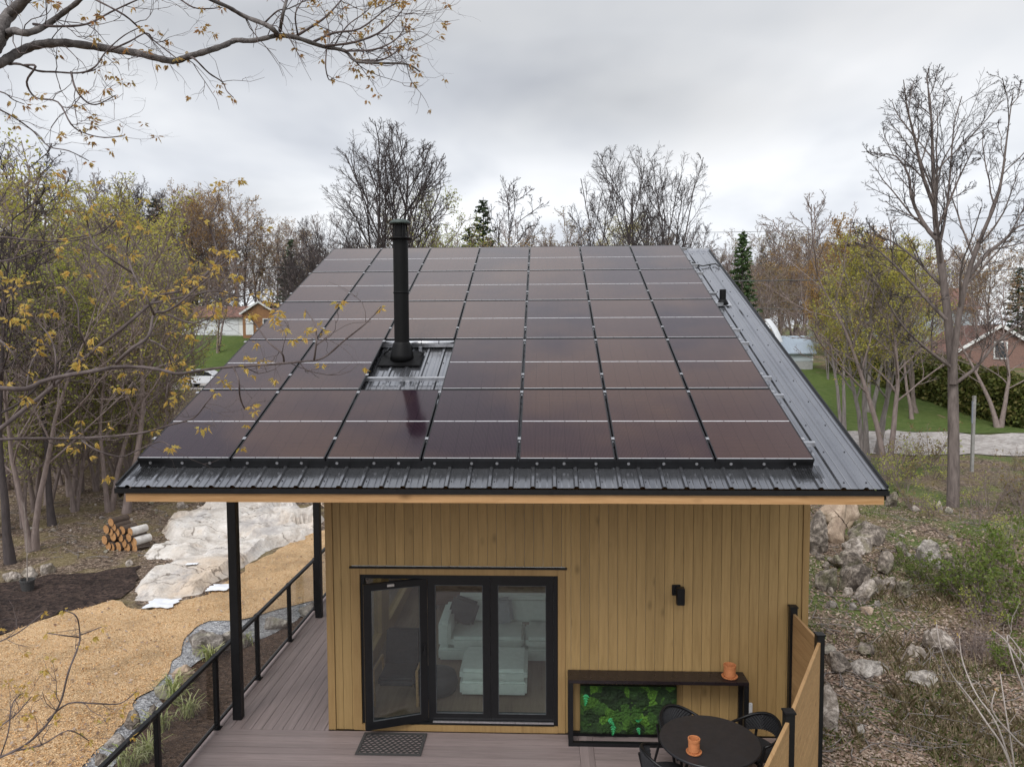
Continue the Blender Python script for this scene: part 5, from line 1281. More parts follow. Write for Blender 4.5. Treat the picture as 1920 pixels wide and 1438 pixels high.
# ------------------------------------------------------------------ skyline behind the ridge
put_px('bare_vase', 'bare_tree', 726, 217, 48, 'tall bare tree with several upright stems rising behind the flue', rz=.4, wide=1.12)
put_px('bare_spreading', 'bare_tree', 1205, 262, 52, 'wide spreading bare tree rising over the ridge right of the middle', rz=1.2, wide=.9)
put_px('slim_bare', 'bare_tree', 942, 328, 62, 'slender bare tree over the ridge beside the dark spruce', wide=1.1)
put_px('bare_spreading', 'bare_tree', 612, 395, 60, 'low bushy bare tree left of the tall many-stemmed tree', wide=.8)
put_px('young_green', 'leafing_tree', 828, 338, 56, 'light yellow-green leafing tree just right of the flue', wide=.9)
put_px('yellow_green', 'leafing_tree', 782, 395, 60, 'small yellow-green tree peeping out right behind the flue cap', wide=.9)
put_px('spruce_dark', 'spruce_tree', 906, 374, 72, 'dark spruce standing over the ridge left of the slender bare tree')
put_px('spruce_dark', 'spruce_tree', 880, 425, 66, 'lower dark spruce at the left foot of the taller spruce')
put_px('young_green', 'leafing_tree', 862, 428, 52, 'low bright green bushy tree over the ridge below the dark spruces', wide=1.5)
put_px('yellow_green', 'leafing_tree', 1150, 400, 74, 'pale green tree behind the lower left limbs of the spreading bare tree')
put_px('yellow_green', 'leafing_tree', 1188, 412, 70, 'yellowish tree right behind the trunk of the spreading bare tree')
put_px('slim_twin', 'bare_tree', 1012, 392, 78, 'brownish bare tree between the slender bare tree and the spreading bare tree')
put_px('olive', 'leafing_tree', 1046, 384, 82, 'round olive tree in the gap left of the spreading bare tree', wide=1.1)
put_px('spruce_green', 'spruce_tree', 1393, 432, 58, 'bright green narrow conifer beyond the upper right corner of the roof', wide=1.0)
bg = random.Random(12)
for i, u in enumerate([575, 600, 640, 668, 700, 745, 800, 850, 925, 970, 1000, 1030, 1070, 1095, 1120, 1165, 1225, 1255, 1285, 1315, 1345, 1365, 1420, 1440, 1465, 1490, 1512, 1535, 1560]):
    pn, nm, lab = bg.choice([('slim_bare', 'bare_tree', 'thin bare tree in the far tree line behind the ridge'), ('slim_twin', 'bare_tree', 'thin bare tree in the far tree line behind the ridge'), ('olive', 'leafing_tree', 'olive leafing tree in the far tree line behind the ridge')])
    put_px(pn, nm, u, bg.uniform(405, 452), bg.uniform(78, 105), lab, group=('bare trees' if nm == 'bare_tree' else 'olive trees')+' of the far tree line', wide=bg.uniform(.9, 1.5))
for i in range(34):
    u = 560+i*30+bg.uniform(-8, 8); pn = bg.choice(['slim_twin', 'olive', 'bronze', 'slim_twin', 'bare_spreading'])
    nm, lab, gr = ('leafing_tree', 'low leafing tree filling the far tree line', 'low leafing trees of the far tree line') if pn in ('olive', 'bronze') else ('bare_tree', 'low bushy bare tree filling the far tree line', 'low bare trees of the far tree line')
    put_px(pn, nm, u, bg.uniform(440, 485), bg.uniform(62, 95), lab, group=gr, wide=bg.uniform(1.2, 1.9))

# ------------------------------------------------------------------ wood on the left
LW = [('yellow_green', -60, 150, 22), ('olive', 10, 225, 30), ('slim_twin', 60, 270, 36), ('yellow_green', 100, 318, 30), ('yellow_green', 170, 335, 34), ('young_green', 40, 360, 24), ('young_green', 130, 400, 27), ('yellow_green', 215, 350, 40), ('slim_bare', 260, 325, 48), ('young_green', 225, 430, 30), ('yellow_green', 300, 400, 44),
      ('bronze', 330, 348, 104), ('bronze', 385, 340, 110), ('bronze', 440, 350, 106), ('olive', 480, 370, 112), ('bronze', 515, 405, 108), ('slim_bare', 310, 350, 104), ('olive', 365, 380, 112), ('slim_twin', 415, 375, 116), ('bronze', 355, 365, 118), ('olive', 415, 400, 114), ('slim_bare', 240, 340, 60), ('slim_twin', 180, 330, 55), ('slim_bare', 120, 310, 52), ('slim_bare', 30, 260, 45),
      ('young_green', 285, 480, 40), ('olive', 280, 450, 36), ('young_green', 80, 480, 33), ('slim_twin', 150, 420, 42), ('yellow_green', -20, 330, 27), ('slim_bare', 200, 400, 52), ('olive', 90, 400, 46), ('slim_twin', 20, 400, 50), ('young_green', 190, 500, 38), ('olive', 250, 480, 50), ('yellow_green', 290, 440, 52), ('young_green', 20, 470, 22), ('young_green', 70, 520, 25), ('young_green', 120, 500, 24), ('young_green', 165, 540, 27), ('young_green', 205, 560, 30), ('young_green', 250, 540, 31), ('young_green', -30, 520, 21), ('young_green', 100, 590, 28), ('young_green', 150, 600, 33), ('young_green', 275, 600, 38), ('young_green', 40, 590, 30), ('young_green', 225, 620, 42)]
kinds = {'yellow_green': ('leafing_tree', 'tree with sparse yellow-green young leaves in the left wood', 'yellow-green trees of the left wood'), 'young_green': ('leafing_tree', 'low tree with fresh green young leaves in the left wood', 'fresh green trees of the left wood'),
         'olive': ('leafing_tree', 'tree with dull olive young leaves in the left wood', 'olive trees of the left wood'), 'bronze': ('leafing_tree', 'bronze-brown leafing tree on the left skyline', 'bronze trees on the left skyline'),
         'slim_bare': ('bare_tree', 'slender bare tree in the left wood', 'bare trees of the left wood'), 'slim_twin': ('bare_tree', 'slender bare tree in the left wood', 'bare trees of the left wood')}
for pn, u, v, Y in LW:
    nm, lab, gr = kinds[pn]; put_px(pn, nm, u, v, Y, lab, group=gr, wide=bg.uniform(.9, 1.25))
for u, v, Y, lab in ((292, 372, 110, 'dark spruce behind the bronze trees on the left skyline'), (545, 448, 92, 'dark spruce at the left end of the ridge'), (410, 430, 124, 'broad dark spruce directly behind the far white garage'), (350, 420, 108, 'dark spruce left of the far white garage')):
    put_px('spruce_dark', 'spruce_tree', u, v, Y, lab, wide=1.3)
for i in range(22):
    u = bg.uniform(-60, 560); put_px(bg.choice(['slim_twin', 'olive', 'slim_bare']), 'background_tree', u, bg.uniform(400, 470)-(60 if u < 300 else 0), bg.uniform(104, 128), 'tree in the shaded wood behind the far lawn', group='trees behind the far lawn', wide=1.4)
put_px('slim_twin', 'bare_tree', 402, 470, 88, 'dark bare tree standing before the far white garage', wide=1.5)
put_px('slim_bare', 'bare_tree', 355, 440, 78, 'thin bare tree on the far lawn left of the white garage', wide=1.4)
# trunks at the edge of the wood that stand out on their own
for u, v, vt, pn, lab in ((20, 1056, 330, 'slim_bare', 'dark straight trunk standing at the far left edge behind the cut stones'), (62, 1032, 420, 'slim_twin', 'thin pale trunk just right of the dark left trunk'), (98, 985, 420, 'slim_bare', 'dark slender trunk left of the leafy thicket'), (236, 962, 360, 'yellow_green', 'thick brown trunk standing beside the left eave corner'), (205, 958, 470, 'slim_twin', 'thin dark trunk just left of the thick brown trunk'), (135, 930, 440, 'slim_twin', 'slim double trunk in the middle of the leaf-strewn slope'), (300, 925, 450, 'olive', 'trunk half hidden behind the left eave')):
    p = at_g(u, v); zt = at_y(u, vt, p.y).z; put(pn, 'woodland_tree', p.x, p.y, zt-p.z, lab, wide=1.15)
for i in range(46):
    u, v = bg.uniform(-40, 330), bg.uniform(755, 925); p = at_g(u, v)
    if 61 < p.y < 74: continue
    pn = bg.choice(['twig_brush', 'twig_brush', 'olive_brush', 'sparse_shrub']); put(pn, 'bush', p.x, p.y, bg.uniform(1.2, 2.8), 'twiggy bush in the undergrowth of the left wood', 'bush', 'undergrowth bushes of the left wood')

# ------------------------------------------------------------------ right side
def px3(u, v, Y): return np.array(at_y(u, v, Y))
b0 = at_g(1786, 950); Yt = b0.y
def stem(pts, dy, r0, r1, K=14):
    P = [px3(u, v, Yt+dy*i/(len(pts)-1)) for i, (u, v) in enumerate(pts)]; P = np.array(P); t = np.linspace(0, 1, len(P)); tt = np.linspace(0, 1, K); Q = np.stack([np.interp(tt, t, P[:, i]) for i in range(3)], 1); L = np.linalg.norm(np.diff(Q, axis=0), axis=1).sum(); return Q, np.linspace(r0, r1, K), L
base = np.array(b0)
L1 = stem([(1786, 958), (1788, 860), (1787, 760), (1786, 690), (1778, 600), (1768, 520), (1758, 450), (1752, 400), (1750, 330), (1748, 270), (1746, 200), (1738, 150)], .6, .185, .012, 16)
L2 = stem([(1787, 720), (1789, 660), (1798, 590), (1812, 520), (1830, 470), (1850, 420), (1872, 370), (1882, 310), (1890, 240), (1900, 170)], -1.0, .105, .01)
L3 = stem([(1757, 450), (1738, 430), (1720, 400), (1708, 370), (1705, 330), (1690, 300), (1668, 285), (1640, 300)], 1.2, .07, .01, 10)
L4 = stem([(1815, 520), (1850, 475), (1885, 450), (1905, 425), (1930, 420), (1980, 380)], 1.2, .07, .01, 10)
L5 = stem([(1752, 390), (1730, 330), (1715, 260), (1700, 200), (1694, 150)], -1.0, .06, .01, 10)
L6 = stem([(1752, 440), (1775, 390), (1800, 330), (1830, 270)], .8, .05, .01, 9)
L7 = stem([(1785, 690), (1750, 665), (1720, 640), (1690, 610), (1660, 560), (1640, 520)], -1.2, .055, .01, 10)
L8 = stem([(1790, 720), (1830, 690), (1870, 640), (1920, 600), (1980, 580)], -.8, .06, .01, 10)
L9 = stem([(1775, 600), (1745, 570), (1700, 520), (1660, 480), (1640, 465), (1600, 440)], .8, .06, .01, 10)
jc = px3(1785, 410, Yt); JENV = (jc, (3.3, 3.0, 4.75))
sk = make_skeleton(77, 13, .2, levels((14, 7, 5, 4), (.6, .62, .68, .7), (.26, .5, .5, .55), .42, up=(.06, .05, .03, .02), rm=(.013, .008, .0062, .0052), rr=(.45, .55, .6, .7)), custom=[L1], env=JENV)
out_tr, out_l, out_t, tips, rd = sk
for ln in (L2, L3, L4, L5, L6, L7, L8, L9):
    s2_ = make_skeleton(int(abs(ln[2])*100), 13, .2, levels((9, 6, 5, 4), (.6, .65, .7, .7), (.36, .5, .5, .55), .2, up=(.05, .05, .03, .02), rm=(.013, .008, .0062, .0052), rr=(.5, .55, .6, .7), shape0=lambda t: 1.1-.6*t), custom=[ln], env=JENV)
    for A, B in zip((out_tr, out_l, out_t), s2_[:3]):
        for k, v in B.g.items(): A.g.setdefault(k, []).extend(v)
BJ = bark_mat('ridged_tree_bark', (.20, .165, .15), (.085, .068, .062))
tall = empty('bare_tree', b0, 'tallest bare forked tree on the right with a thick ridged trunk', 'tree')
for nm, tb_, mt in (('trunk', out_tr, BJ), ('crown', None, BK_SIL)):
    if tb_ is None:
        tb_ = Tubes()
        for t in (out_l, out_t):
            for k, v in t.g.items(): tb_.g.setdefault(k, []).extend(v)
    link_mesh(nm, tb_.mesh(nm), mt, tall, smooth=(nm == 'trunk'))
def clump(u, v, vt, pn, lab, wide=1.0, nm='leafing_tree', **kw):
    p = at_g(u, v); zt = at_y(u, vt, p.y).z; return put(pn, nm, p.x, p.y, zt-p.z, lab, wide=wide, **kw)
clump(1623, 862, 430, 'leafing_clump', 'yellow-green leafing tree with pale trunks left of the tall bare tree', 1.0)
clump(1664, 880, 352, 'slim_twin', 'dark double-trunked tree with bare twiggy top left of the tall bare tree', 1.25, 'bare_tree')
clump(1648, 850, 440, 'leafing_clump', 'second yellow-green tree behind the dark double trunk', 1.1)
put_px('bronze_clump', 'leafing_tree', 1590, 405, 40, 'orange-bronze leafing tree at the left end of the right-hand group', wide=.75)
put_px('bronze_clump', 'leafing_tree', 1640, 420, 46, 'orange-bronze tree behind the yellow-green trees', wide=1.0)
put_px('yellow_green', 'leafing_tree', 1720, 440, 44, 'yellow-green tree right behind the trunk of the tall bare tree', wide=1.0)
put_px('olive', 'leafing_tree', 1460, 520, 64, 'olive tree directly behind the small blue-grey shed', wide=1.2)
put_px('slim_twin', 'bare_tree', 1425, 510, 60, 'brown twiggy tree above the right roof edge', wide=1.5)
put_px('slim_twin', 'bare_tree', 1500, 470, 68, 'brown twiggy tree between the conifer and the bronze tree', wide=1.5)
put_px('bronze', 'leafing_tree', 1860, 430, 62, 'bronze tree beside the red-roofed houses', wide=1.0)
put_px('spruce_dark', 'spruce_tree', 1912, 500, 66, 'dark spruce at the right edge of the photo', wide=1.4)
put_px('spruce_dark', 'spruce_tree', 1668, 480, 70, 'dark spruce hidden among the yellow-green trees', wide=1.4)
put_px('olive', 'leafing_tree', 1800, 470, 72, 'olive tree behind the red-roofed houses', wide=1.2)
put_px('slim_twin', 'bare_tree', 1770, 470, 80, 'far twiggy tree behind the red roofs', wide=1.4)
put_px('young_green', 'leafing_tree', 1562, 575, 60, 'low dark green leafy tree right of the shed', wide=1.5)
put_px('bronze_clump', 'leafing_tree', 1556, 560, 56, 'small tree with golden buds just right of the shed', wide=.6)
for i in range(20):
    u = bg.uniform(1370, 1960); put_px(bg.choice(['slim_twin', 'olive', 'slim_bare', 'bronze']), 'background_tree', u, bg.uniform(430, 500), bg.uniform(80, 110), 'tree of the far wood on the right', group='trees of the far right wood', wide=1.5)
for i in range(26):
    u, v = bg.uniform(1640, 1930), bg.uniform(862, 985); p = at_g(u, v)
    put(bg.choice(['twig_brush', 'twig_brush', 'sparse_shrub', 'olive_brush']), 'bush', p.x, p.y, bg.uniform(.7, 1.9), 'thin twiggy bush along the near edge of the gravel road', 'bush', 'twiggy bushes along the road')
for u, v, h, pn, lab in ((1822, 1130, 1.5, 'green_shrub', 'fresh green bush on the right slope'), (1880, 1100, 1.7, 'green_shrub', 'fresh green bush on the right slope'), (1770, 1110, 1.0, 'green_shrub', 'fresh green bush on the right slope'), (1900, 1170, 1.5, 'green_shrub', 'fresh green bush on the right slope'), (1850, 1180, 1.0, 'sparse_shrub', 'sparse green bush on the right slope'), (1716, 1085, .7, 'green_shrub', 'fresh green bush on the right slope'), (1690, 1060, .6, 'green_shrub', 'fresh green bush on the right slope'), (1910, 1040, 1.2, 'sparse_shrub', 'sparse green bush on the right slope'), (1860, 1050, .9, 'green_shrub', 'fresh green bush on the right slope'), (1900, 1260, .9, 'green_shrub', 'fresh green bush on the right slope')):
    p = at_g(u, v); put(pn, 'bush', p.x, p.y, h, lab, 'bush', 'sparse bushes of the right slope' if 'sparse' in lab else 'green bushes of the right slope')
for u, v in ((1832, 1222), (1815, 1235), (1850, 1240)): p = at_g(u, v); put('twig_brush', 'bush', p.x, p.y, .95, 'leafless twiggy bush beside the bright white boulder', 'bush', 'leafless bushes by the white boulder')

put_px('slim_twin', 'bare_tree', 1725, 470, 46, 'grey twiggy tree left of the tall bare trunk before the red roofs', wide=1.6)
put_px('slim_twin', 'bare_tree', 1885, 500, 42, 'grey twiggy tree screening the brick gable', wide=1.8)
# cedar hedge beyond the road
pa, pb = at_y(1588, 690, 59), at_y(1960, 800, 41.5); rd = np.random.default_rng(4); C = []
for i in range(75000):
    t = rd.uniform(0, 1); x, y = pa.x+(pb.x-pa.x)*t, pa.y+(pb.y-pa.y)*t; hh = 2.7+.9*noise.noise(Vector((t*9, 0, 0)))+.5*noise.noise(Vector((t*31, 2, 0)))
    a = rd.uniform(0, 6.28); z = rd.uniform(0, 1)**.8; r_ = (1.3+.5*noise.noise(Vector((t*16, z*3, 3))))*math.sqrt(max(.05, 1-z**3))*rd.uniform(.7, 1.05)
    px_, py_ = x+r_*math.cos(a), y+r_*math.sin(a); C.append((px_, py_, gh(px_, py_)+z*hh))
hd = empty('cedar_hedge', (pa+pb)/2, 'long yellowish green cedar hedge beyond the gravel road', 'hedge'); hd.location.z = gh(hd.location.x, hd.location.y)
link_mesh('foliage', cards(np.array(C), rd, .13, .2), CED, hd)
tb_ = Tubes()
for i in range(30):
    t = (i+.5)/30; x, y = pa.x+(pb.x-pa.x)*t, pa.y+(pb.y-pa.y)*t; tb_.add(np.array([(x, y, gh(x, y)), (x, y, gh(x, y)+1.2), (x, y, gh(x, y)+2.2)]), [.06, .05, .02], 5)
link_mesh('stems', tb_.mesh('stems'), BK_DARK, hd)

# ------------------------------------------------------------------ neighbouring buildings
brick = simple('red_brick', (.24, .145, .115), (.16, .095, .078), .9, 0, 8, .3); shing = simple('brown_red_shingles', (.22, .115, .09), (.13, .07, .055), .9, 0, 3, .3); grey_sd = simple('pale_blue_siding', (.42, .46, .48), (.36, .40, .42), .8, 0, 2, 0, 'World', (.3, .3, 14)); white_p = simple('white_paint', (.72, .72, .70), (.62, .62, .60), .7); dark_g = simple('dark_window', (.03, .035, .04), None, .15); bl_roof = simple('blue_grey_metal_roof', (.40, .46, .52), (.32, .37, .43), .4, .3, 2, 0, 'Object', (9, 1, 1)); orange_w = simple('orange_wood_boards', (.29, .145, .06), (.20, .095, .04), .7, 0, 3, 0, 'World', (5, 5, .4))
def gable_house(name, c, wid, dep, hw, hp, rz, mw_, mr_, label, cat, wins=(), door=None, trim=white_p, over=.3):
    """gable end faces -y before turning; ridge along y"""
    o = empty(name, c, label, cat, None, rz); L0 = (0, 0, 0); mb = MB(); w2 = wid/2
    mb.prism([(-w2, 0, -.8), (w2, 0, -.8), (w2, 0, hw), (0, 0, hp), (-w2, 0, hw)], (0, dep, 0)); mb.build('walls', mw_, o, loc=L0)
    r = MB(); sl = (hp-hw)/w2; t = .14
    for s_ in (-1, 1):
        x1 = s_*(w2+over); z1 = hw-sl*over
        r.prism([(0, -over, hp+.02), (x1, -over, z1+.02), (x1, -over, z1+.02+t), (0, -over, hp+.02+t)], (0, dep+2*over, 0))
    r.build('roof', mr_, o, loc=L0)
    f = MB()
    for s_ in (-1, 1): f.bar((0, -over-.015, hp+.07), (s_*(w2+over), -over-.015, hw-sl*over+.07), .03, .24)
    f.build('barge_board', trim, o, loc=L0)
    for x, z, a, b_ in wins:
        q = MB(); q.box((x, -.03, z), (a+.2, .06, b_+.2)); fr = q.build('window', trim, o, loc=L0); q = MB()
        q.box((x, -.065, z), (a-.05, .02, b_))
        q.build('pane', dark_g, fr, loc=L0)
    if door: x, a, b_ = door; q = MB(); q.box((x, -.03, b_/2), (a, .06, b_)); q.build('door', trim, o, loc=L0)
    return o
p = at_y(1872, 690, 60); gz = at_y(1872, 690, 60).z
gable_house('brick_house', (p.x, p.y, gz-.6), 7.0, 9, 1.6, at_y(1870, 612, 60).z-gz+.6, R(-8), brick, shing, 'brick house with white-edged gable and small window beyond the hedge', 'house', wins=((.1, 2.0, .8, 1.2),))
p2 = at_y(1790, 610, 78)
o = gable_house('grey_house', (p2.x, p2.y, p2.z-1.4), 10, 13, 2.9, 5.0, R(84), grey_sd, shing, 'grey-sided house with a long brown-red roof behind the brick house', 'house', wins=((-2, 1.6, 1.2, 1.1),))
p = at_g(1490, 692); ys_ = p.y; wl, wr = at_y(1438, 690, ys_).x, at_y(1524, 690, ys_).x; zb = at_y(1490, 690, ys_).z; ze = at_y(1490, 660, ys_).z; zr_ = at_y(1490, 632, ys_+1.6).z
sh = empty('garden_shed', ((wl+wr)/2, ys_, zb), 'small pale blue-grey shed with a metal roof on the far right lawn', 'shed')
mb = MB(); mb.prism([(wl, ys_, zb+.55), (wl, ys_, ze), (wl, ys_+1.6, zr_), (wl, ys_+3.2, ze), (wl, ys_+3.2, zb+.55)], (wr-wl, 0, 0)); mb.build('walls', grey_sd, sh)
mb = MB(); mb.box2((wl, ys_+.02, zb-1), (wr, ys_+3.2, zb+.55)); mb.build('foundation', MAT['concrete'], sh)
mb = MB(); t = .07
for a, b_ in ((-.25, 1.6), (3.45, 1.6)):
    za = ze-(zr_-ze)/1.6*.25; mb.prism([(wl-.2, ys_+a, za+.03), (wl-.2, ys_+b_, zr_+.03), (wl-.2, ys_+b_, zr_+.03+t), (wl-.2, ys_+a, za+.03+t)], (wr-wl+.4, 0, 0))
mb.build('roof', bl_roof, sh)
mb = MB(); mb.box2((wr-.08, ys_-.03, zb+.55), (wr+.01, ys_-.001, ze-.08)); mb.build('corner_trim', white_p, sh)

gy = 97.0; gl_, gr_ = at_y(365, 625, gy), at_y(457, 625, gy); gz = gh(gl_.x, gy)
gg = empty('garage', ((gl_.x+gr_.x)/2, gy, gz), 'long white garage building on the far lawn at left', 'garage')
zt_g = at_y(400, 594, gy).z
mb = MB(); mb.box2((gl_.x-3, gy, gz-.8), (gr_.x, gy+6, zt_g)); mb.build('walls', white_p, gg)
mb = MB()
mb.prism([(gl_.x-3.3, gy-.5, zt_g), (gl_.x-3.3, gy+3, zt_g+1.5), (gl_.x-3.3, gy+6.5, zt_g), (gl_.x-3.3, gy+6.5, zt_g-.12), (gl_.x-3.3, gy-.5, zt_g-.12)], (gr_.x-gl_.x+3.3, 0, 0)); mb.build('roof', shing, gg)
for k in range(2):
    a = gl_.x+.3+k*3.1; q = MB(); q.box2((a, gy-.05, gz), (a+2.6, gy-.001, gz+2.1)); q.build('garage_door', simple('garage_door_white', (.62, .63, .64), None, .6), gg)
wl_ = at_y(487, 625, gy-1.5)
gable_house('wooden_house', (wl_.x, gy-1.5, gz), at_y(518, 600, gy).x-at_y(456, 600, gy).x, 8, at_y(487, 588, gy).z-gz, at_y(487, 568, gy).z-gz, 0, orange_w, shing, 'orange wooden gable house with a white door beside the far garage', 'house', door=(-1.3, 1.0, 2.1), wins=((1.0, 1.5, .9, 1.0),))
# parked car
cp = at_g(372, 727)
car = empty('parked_car', (cp.x+.9, cp.y, gh(cp.x, cp.y)+.06), 'white car parked on the gravel road behind the left roof edge', 'car'); L0 = (0, 0, 0)
carpaint = simple('white_car_paint', (.75, .76, .78), (.72, .73, .75), .25); carglass = simple('car_glass', (.02, .022, .025), None, .08); tyre = simple('tyre', (.02, .02, .02), None, .85)
S = 4.6
body = [(-2.3, .35), (-2.28, .75), (-2.15, .98), (-1.75, 1.05), (.75, 1.02), (1.9, .88), (2.22, .72), (2.28, .38)]
cabin = [(-2.0, 1.02), (-1.65, 1.50), (-1.2, 1.62), (.05, 1.60), (.55, 1.42), (1.05, 1.0)]
mb = MB(); mb.prism([(x, -.88, z) for x, z in body], (0, 1.76, 0)); mb.build('body', carpaint, car, bevel=.06, loc=L0)
mb = MB(); mb.prism([(x, -.76, z) for x, z in cabin], (0, 1.52, 0)); rf = mb.build('cabin_roof', carpaint, car, bevel=.05, loc=L0)
for ys__ in (-.772, .772):
    for P in ([(-1.72, 1.08), (-1.5, 1.44), (-.78, 1.50), (-.78, 1.08)], [(-.70, 1.08), (-.70, 1.50), (.0, 1.48), (.42, 1.36), (.78, 1.08)]): mb = MB(); mb.prism([(x, ys__-.008, z) for x, z in P], (0, .016, 0)); mb.build('window', carglass, car, loc=L0)
for x in (-1.42, 1.42):
    for y in (-.80, .80):
        q = MB(); q.tube([(x, y-.11, .33), (x, y+.11, .33)], .33, 20); wv = q.build('wheel', tyre, car, loc=L0); q = MB(); q.tube([(x, y-.118*(1 if y < 0 else -1)-.004, .33), (x, y-.112*(1 if y < 0 else -1), .33)], .2, 14); q.build('rim', MAT['alu'], wv, loc=L0)
for y in (-.6, .6): q = MB(); q.box((2.2, y, .72), (.12, .36, .14)); q.build('headlight', MAT['white_plastic'], car, loc=L0)
# wires and signpost
def wire(a, b_, sag, lab):
    mb = MB(); P = [a.lerp(b_, k/24)-Vector((0, 0, sag*4*(k/24)*(1-k/24))) for k in range(25)]; mb.tube(P, .022, 5); tag(mb.build('power_line', MAT['wire'], None), lab, 'power line')
wire(at_y(-300, 480, 62), at_y(700, 500, 62), .4, 'upper thin power line crossing in front of the left wood'); wire(at_y(-300, 540, 60), at_y(640, 558, 60), .4, 'lower thin power line crossing in front of the left wood')
wire(at_y(1340, 527, 30), at_y(2050, 488, 44), .3, 'pale service wire running right from the top of the roof'); wire(at_y(1290, 436, 70), at_y(2050, 388, 60), .5, 'thin wire high against the sky on the right'); wire(at_y(1400, 578, 50), at_y(2050, 560, 50), .3, 'thin wire low in front of the red-roofed houses')
q0 = at_g(1822, 884); ztp = at_y(1822, 742, q0.y).z
sg = empty('road_sign', q0, 'grey signpost with a sign seen edge-on beside the gravel road', 'sign'); mb = MB(); mb.box2((q0.x-.05, q0.y-.05, q0.z-.1), (q0.x+.05, q0.y+.05, ztp)); mb.build('post', simple('weathered_post', (.30, .29, .27), (.2, .19, .18), .8), sg)
mb = MB(); mb.box((q0.x-.09, q0.y-.05, ztp-.62), (.03, .55, .8), Matrix.Rotation(R(-26), 3, 'Z')); mb.build('sign_plate', simple('sign_back', (.28, .30, .36), None, .5, .4), sg)

# ------------------------------------------------------------------ near branches with opening maple leaves
NB = bark_mat('near_branch_bark', (.155, .125, .12), (.075, .058, .056)); NBL = simple('near_limb_bark', (.20, .18, .172), (.06, .052, .05), .9, 0, 14, .9, 'World', (1, 1, 1), .2, 40, .01)
MPL = leaf_mat('opening_maple_leaf', [(.55, .36, .09), (.60, .43, .12), (.52, .41, .10), (.62, .38, .10), (.54, .44, .13)], .45); MPR = leaf_mat('opening_maple_leaf_rusty', [(.40, .23, .09), (.46, .31, .10), (.38, .28, .09), (.42, .22, .09)], .4)
def maple_leaf(c, ax, nrm, s):
    sd = ax.cross(nrm).normalized(); sh_ = [(0, 0), (.12, .14), (.30, .22), (.17, .40), (.30, .70), (.12, .62), (0, 1.05), (-.12, .62), (-.30, .70), (-.17, .40), (-.30, .22), (-.12, .14)]
    return [c+sd*(x*s*.75)+ax*(y*s)+nrm*(.22*s*(y*y)-.35*abs(x)*s*.5) for x, y in sh_]
